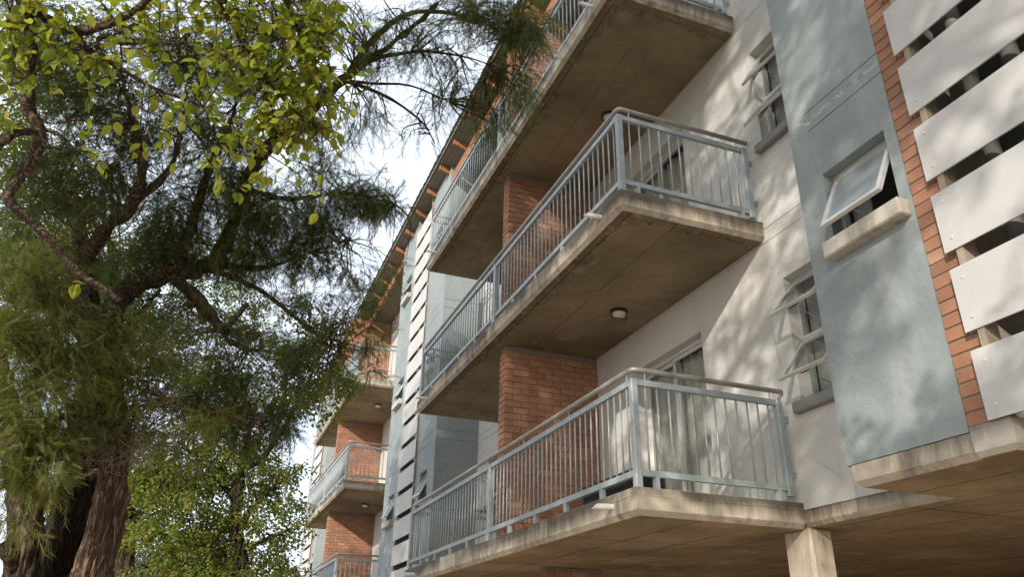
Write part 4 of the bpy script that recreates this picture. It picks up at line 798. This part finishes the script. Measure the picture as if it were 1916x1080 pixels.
def tree(name, label, cat, trunk, limbs, bark_, parts, group=None, tw=None, limb_=None, amp=.02):
    base = trunk[0][:3] if trunk else limbs[0][0][:3]; o = empty(name, (base[0], base[1], max(base[2], 0) if trunk else base[2])); tag(o, label, cat, group)
    off = Vector(o.location)
    def put(mb, nm, mat, smooth=True, kind=None):
        mb.v = [(v[0]-off.x, v[1]-off.y, v[2]-off.z) for v in mb.v]; return mb.build(nm, mat, o, smooth, kind)
    if trunk:
        q = smooth_path(trunk, 26); mb = MB().tube([tuple(t) for t in q], 72)
        t_ = put(mb, 'trunk', bark_)
        if amp: ruts(t_.data, amp, len(label))
    for l in limbs:
        q = knobbly(smooth_path(l, 6), .05); mb = MB().tube([tuple(t) for t in q], 12 if l[0][3] > .02 else 7); t_ = put(mb, 'limb', limb_ or bark_)
        if amp and l[0][3] > .05: ruts(t_.data, amp*.6, 3)
    if tw:
        mb = MB(); twigs(mb, ([[*map(tuple, trunk)]] if trunk else [])+[smooth_path(l, 4) for l in limbs], tw[0], tw[1], tw[2]); put(mb, 'twigs', bark_, True, 'stuff')
    if parts:
        for (nm, mat, pl) in parts:
            me = tri_mesh(nm, pl); n = len(me.vertices); co = np.empty(n*3, np.float32); me.vertices.foreach_get('co', co); co = co.reshape(-1, 3)-np.array(off, np.float32); me.vertices.foreach_set('co', co.ravel()); me.update()
            link(nm, me, mat, o)
    return o
def sprays(tpls, clusters, per, smin=.7, smax=1.25, droop=0.):
    out = []
    p, d = fill(clusters, per/len(tpls) if len(tpls) > 1 else per)
    d[:, 2] -= droop; d[:, :2] *= 1.3
    k = nr.integers(0, len(tpls), len(p))
    for i, t_ in enumerate(tpls):
        s = k == i; out.append(scatter(t_, p[s], d[s], nr.uniform(smin, smax, s.sum())))
    return out
FE, NE, TL = tpl_feather(), tpl_needles(), tpl_twigleaf(); FS = tpl_feather(8, .18, .045, .010); NF = tpl_needles(18, .30, .12, .0052, 8)
A_up = TREE['A_clus']; A_lo = TREE['A_low']; A_fi = TREE['A_fine']
tree('feathery_tree', 'big feathery tree with rugged red brown leaning trunk, limbs reaching the roof', 'tree', TREE['A_trunk'], TREE['A_limbs'], M['bark'],
     [('crown', M['feather'], sprays([FS, NE], A_up, 830*2, .55, 1.2, .35)+sprays([NF], A_fi, 620, .6, 1.3, .6)), ('crown', M['featherlit'], sprays([FS, NE], A_lo, 900*2, .55, 1.05, .25))], 'feathery trees', (A_up+A_lo+A_fi*2, 6, .010), M['barklimb'])
dead = MB(); A_ = bpy.data.objects['feathery_tree']
twigs(dead, [smooth_path(TREE['A_trunk'], 4)], TREE['A_dead'], 22, .007)
for v in range(len(dead.v)): dead.v[v] = tuple(Vector(dead.v[v])-A_.location)
dead.build('dead_twigs', M['deadwood'], A_, True, 'stuff')
tree('feathery_tree', 'dark straight trunk standing in shade just behind the leaning red brown trunk', 'tree', TREE['B_trunk'], TREE['B_limbs'], M['barkshade'], [('crown', M['feather'], sprays([FS], TREE['B_clus'], 560))], 'feathery trees', (TREE['B_clus'], 4, .012))
tree('feathery_tree', 'leftmost grey barked trunk with a sawn stub at the bottom left corner', 'tree', TREE['C_trunk'], TREE['C_limbs'], M['barkgrey'], [('crown', M['featherlit'], sprays([FS], TREE['C_clus'], 800))], 'feathery trees', (TREE['C_clus'], 4, .01))
DC = TREE['D_clus']+TREE['E_clus']; e_ = [c[:3] for c in TREE['E_clus']]; dt = TREE['D_trunk'][-2]; dm = tuple(np.array(dt[:3])*.45+np.array(e_[2])*.55+[0, .6, -.3])
TREE['D_limbs'] += [[dt, (*dm, .06), (*e_[2], .04), (*e_[0], .025), (*e_[8], .01)], [(*e_[2], .03), (*e_[1], .015)], [(*dm, .04), (*e_[4], .03), (*e_[3], .015)]]
tree('broadleaf_tree', 'yellow green broadleaf tree low behind the leaning trunk, left of the far balconies', 'tree', TREE['D_trunk'], TREE['D_limbs'], M['barkgrey'], [('crown', M['broad'], sprays([TL], DC, 260, .8, 1.4, .35))], 'background trees', (DC, 4, .014))
tree('grey_green_tree', 'small grey green tree far behind the trunks at the bottom', 'tree', TREE['F_trunk'], [], M['barkgrey'], [('crown', M['greyleaf'], sprays([TL], TREE['F_clus'], 170, 1.1, 1.8))], 'background trees', (TREE['F_clus'], 3, .016))
tree('broadleaf_tree', 'tall thin leaved yellow green tree behind the feathery trees at the left', 'tree', TREE['G_trunk'], [], M['barkgrey'], [('crown', M['broad'], sprays([TL], TREE['G_clus'], 320, .8, 1.3))], 'background trees', (TREE['G_clus'], 4, .016))
# foreground tree: branches hang into the picture, its trunk and main crown stand behind and left of the viewer
YL = TREE['Y_limbs']; yt = YL[0][0]
ytr = [(-9.2, -5.2, -.1, .24), (-9.1, -5.1, 1.6, .2), (-8.8, -4.9, 3.2, .17), (-8.2, -4.4, 4.6, .13), (-7.2, -3.7, 5.2, .09), (-6.3, yt[1]-.3, yt[2]+.15, .06), yt]
Y = tree('broadleaf_tree', 'yellow green leaved tree whose bare bent branches hang across the top left foreground', 'tree', ytr, YL, M['barkfine'], None, None, None, amp=.004)
yo = np.array(Y.location)
LF = tpl_leaf(); lm = bpy.data.meshes.new('leaf'); lm.from_pydata([tuple(v) for v in LF[0]], [], [tuple(int(i) for i in f) for f in LF[1]]); lm.materials.append(M['yellow']); lm.polygons.foreach_set('use_smooth', [True]*len(lm.polygons)); lm.update()
pts = []; YS = [smooth_path(l, 8) for l in YL]; ALLY = np.concatenate([s[:, :3] for s in YS])
tw_ = MB(); lp = []; ld = []
for (x, y, z, r, w_) in TREE['Y_clus']:
    c = np.array([x, y, z])
    for k in range(max(1, int(17*w_*(r/.1)**1.2))):
        a = ALLY[nr.choice(np.argsort(((ALLY-c)**2).sum(1))[:10])]; e = c+nr.normal(0, .72, 3)*r*[1, 1.3, 1]
        d = e-a; L_ = np.linalg.norm(d)
        if L_ > .45: a = e-d/L_*.45; d = e-a
        m_ = a+d*.5+nr.normal(0, .06, 3)*np.linalg.norm(d); q = smooth_path([(*a, .0028), (*m_, .002), (*e, .001)], 4); tw_.tube([tuple(t) for t in q], 4, False)
        nl = nr.integers(3, 7)
        for j in range(nl):
            t_ = .35+.65*(j+.5)/nl; b = q[min(len(q)-1, int(t_*len(q)))][:3]; dd = d/np.linalg.norm(d)*.6+nr.normal(0, .55, 3); dd[2] -= .55; lp.append(b); ld.append(dd)
lp = np.array(lp); ld = np.array(ld); N_ = len(lp)
inv = cam.matrix_world.inverted(); size = nr.uniform(.42, .95, N_)
order = np.argsort(-size/np.linalg.norm(lp-np.array(CAMPOS), axis=1)); big = set(order[:300].tolist())
fr = frames(N_, ld)
for i in big:
    q = link('leaf', lm, None, Y); mt = Matrix(((*fr[i, 0], 0), (*fr[i, 1], 0), (*fr[i, 2], 0), (0, 0, 0, 1))).transposed()@Matrix.Diagonal((size[i],)*3+(1,)); mt.translation = Vector(lp[i]-yo); q.matrix_local = mt
rest = np.array([i for i in range(N_) if i not in big])
tw_.v = [tuple(np.array(v)-yo) for v in tw_.v]; tw_.build('twigs', M['barkfine'], Y, True, 'stuff')
rest_parts = [scatter(LF, lp[rest]-yo, ld[rest], size[rest])]
link('leaves', tri_mesh('leaves', rest_parts), M['yellow'], Y, 'stuff')
print('foreground leaves', N_)
# tall tree behind the viewer, through which the low sun reaches the facade in flecks
SHADE = []
def shade(x, y, z, t, r, w_): SHADE.append((x-t, y-.97*t, z+.58*t, r, w_))
for i in range(350):
    y = nr.uniform(-5.5, 13.5); top = 10.6-.42*max(0, y-1); shade(0, y, nr.uniform(0.8 if y < 7 else 3.2, max(3.5, top)), nr.uniform(6.0, 10.5), nr.uniform(.3, .55), nr.uniform(.7, 1.4))
for i in range(70): shade(-5.5+nr.uniform(-1.5, 2), nr.uniform(1.5, 5.5), nr.uniform(4.6, 9.5), nr.uniform(5, 9), nr.uniform(.4, .7), nr.uniform(.6, 1.2))
def infront(s):
    v = inv@Vector(s[:3])
    if v.z > -.05: return False
    f_ = 1445.73/1916; X = v.x/-v.z*f_; Y_ = v.y/-v.z*f_; rr = s[3]/-v.z*f_*1.6
    return abs(X) < .5+rr and abs(Y_) < .282+rr
SHADE = [s for s in SHADE if not infront(s)]
YP = np.array([c[:3] for c in TREE['Y_clus'] if c[4] > .3]); sv = np.array(SUN)
def over_leaves(s):                       # the sunlit sprays in the foreground stand clear of the tall tree's shade
    d = np.array(s[:3])-YP; t_ = d@sv; return bool(((np.linalg.norm(d-t_[:, None]*sv, axis=1) < s[3]*.9+.05) & (t_ > 0)).any())
SHADE = [s for s in SHADE if not over_leaves(s)]
cz = np.array([s[:3] for s in SHADE]); cm = cz.mean(0)
gt = [(cm[0]-1, cm[1]-1, -.1, .42), (cm[0]-.9, cm[1]-.9, 3, .36), (cm[0]-.5, cm[1]-.5, 7, .3), (cm[0], cm[1], cm[2], .2), (cm[0]+.3, cm[1]+.2, cz[:, 2].max()-1, .05)]
ends = [cz[i] for i in nr.choice(len(cz), 9, replace=False)]
gl = [[(*(np.array(gt[2][:3])*(1-u)+np.array(gt[3][:3])*u), .12), (*((np.array(gt[3][:3])+e)/2+[0, 0, .6]), .08), (*e, .03)] for u, e in zip(nr.random(9), ends)]
tree('street_tree', 'tall broadleaf tree behind the viewer whose shade flecks the facade', 'tree', gt, gl, M['barkgrey'], [('crown', M['broad'], sprays([tpl_twigleaf(7, .3, .09, .027, 9)], SHADE, 80, .8, 1.3))], None, (SHADE, 1, .02))
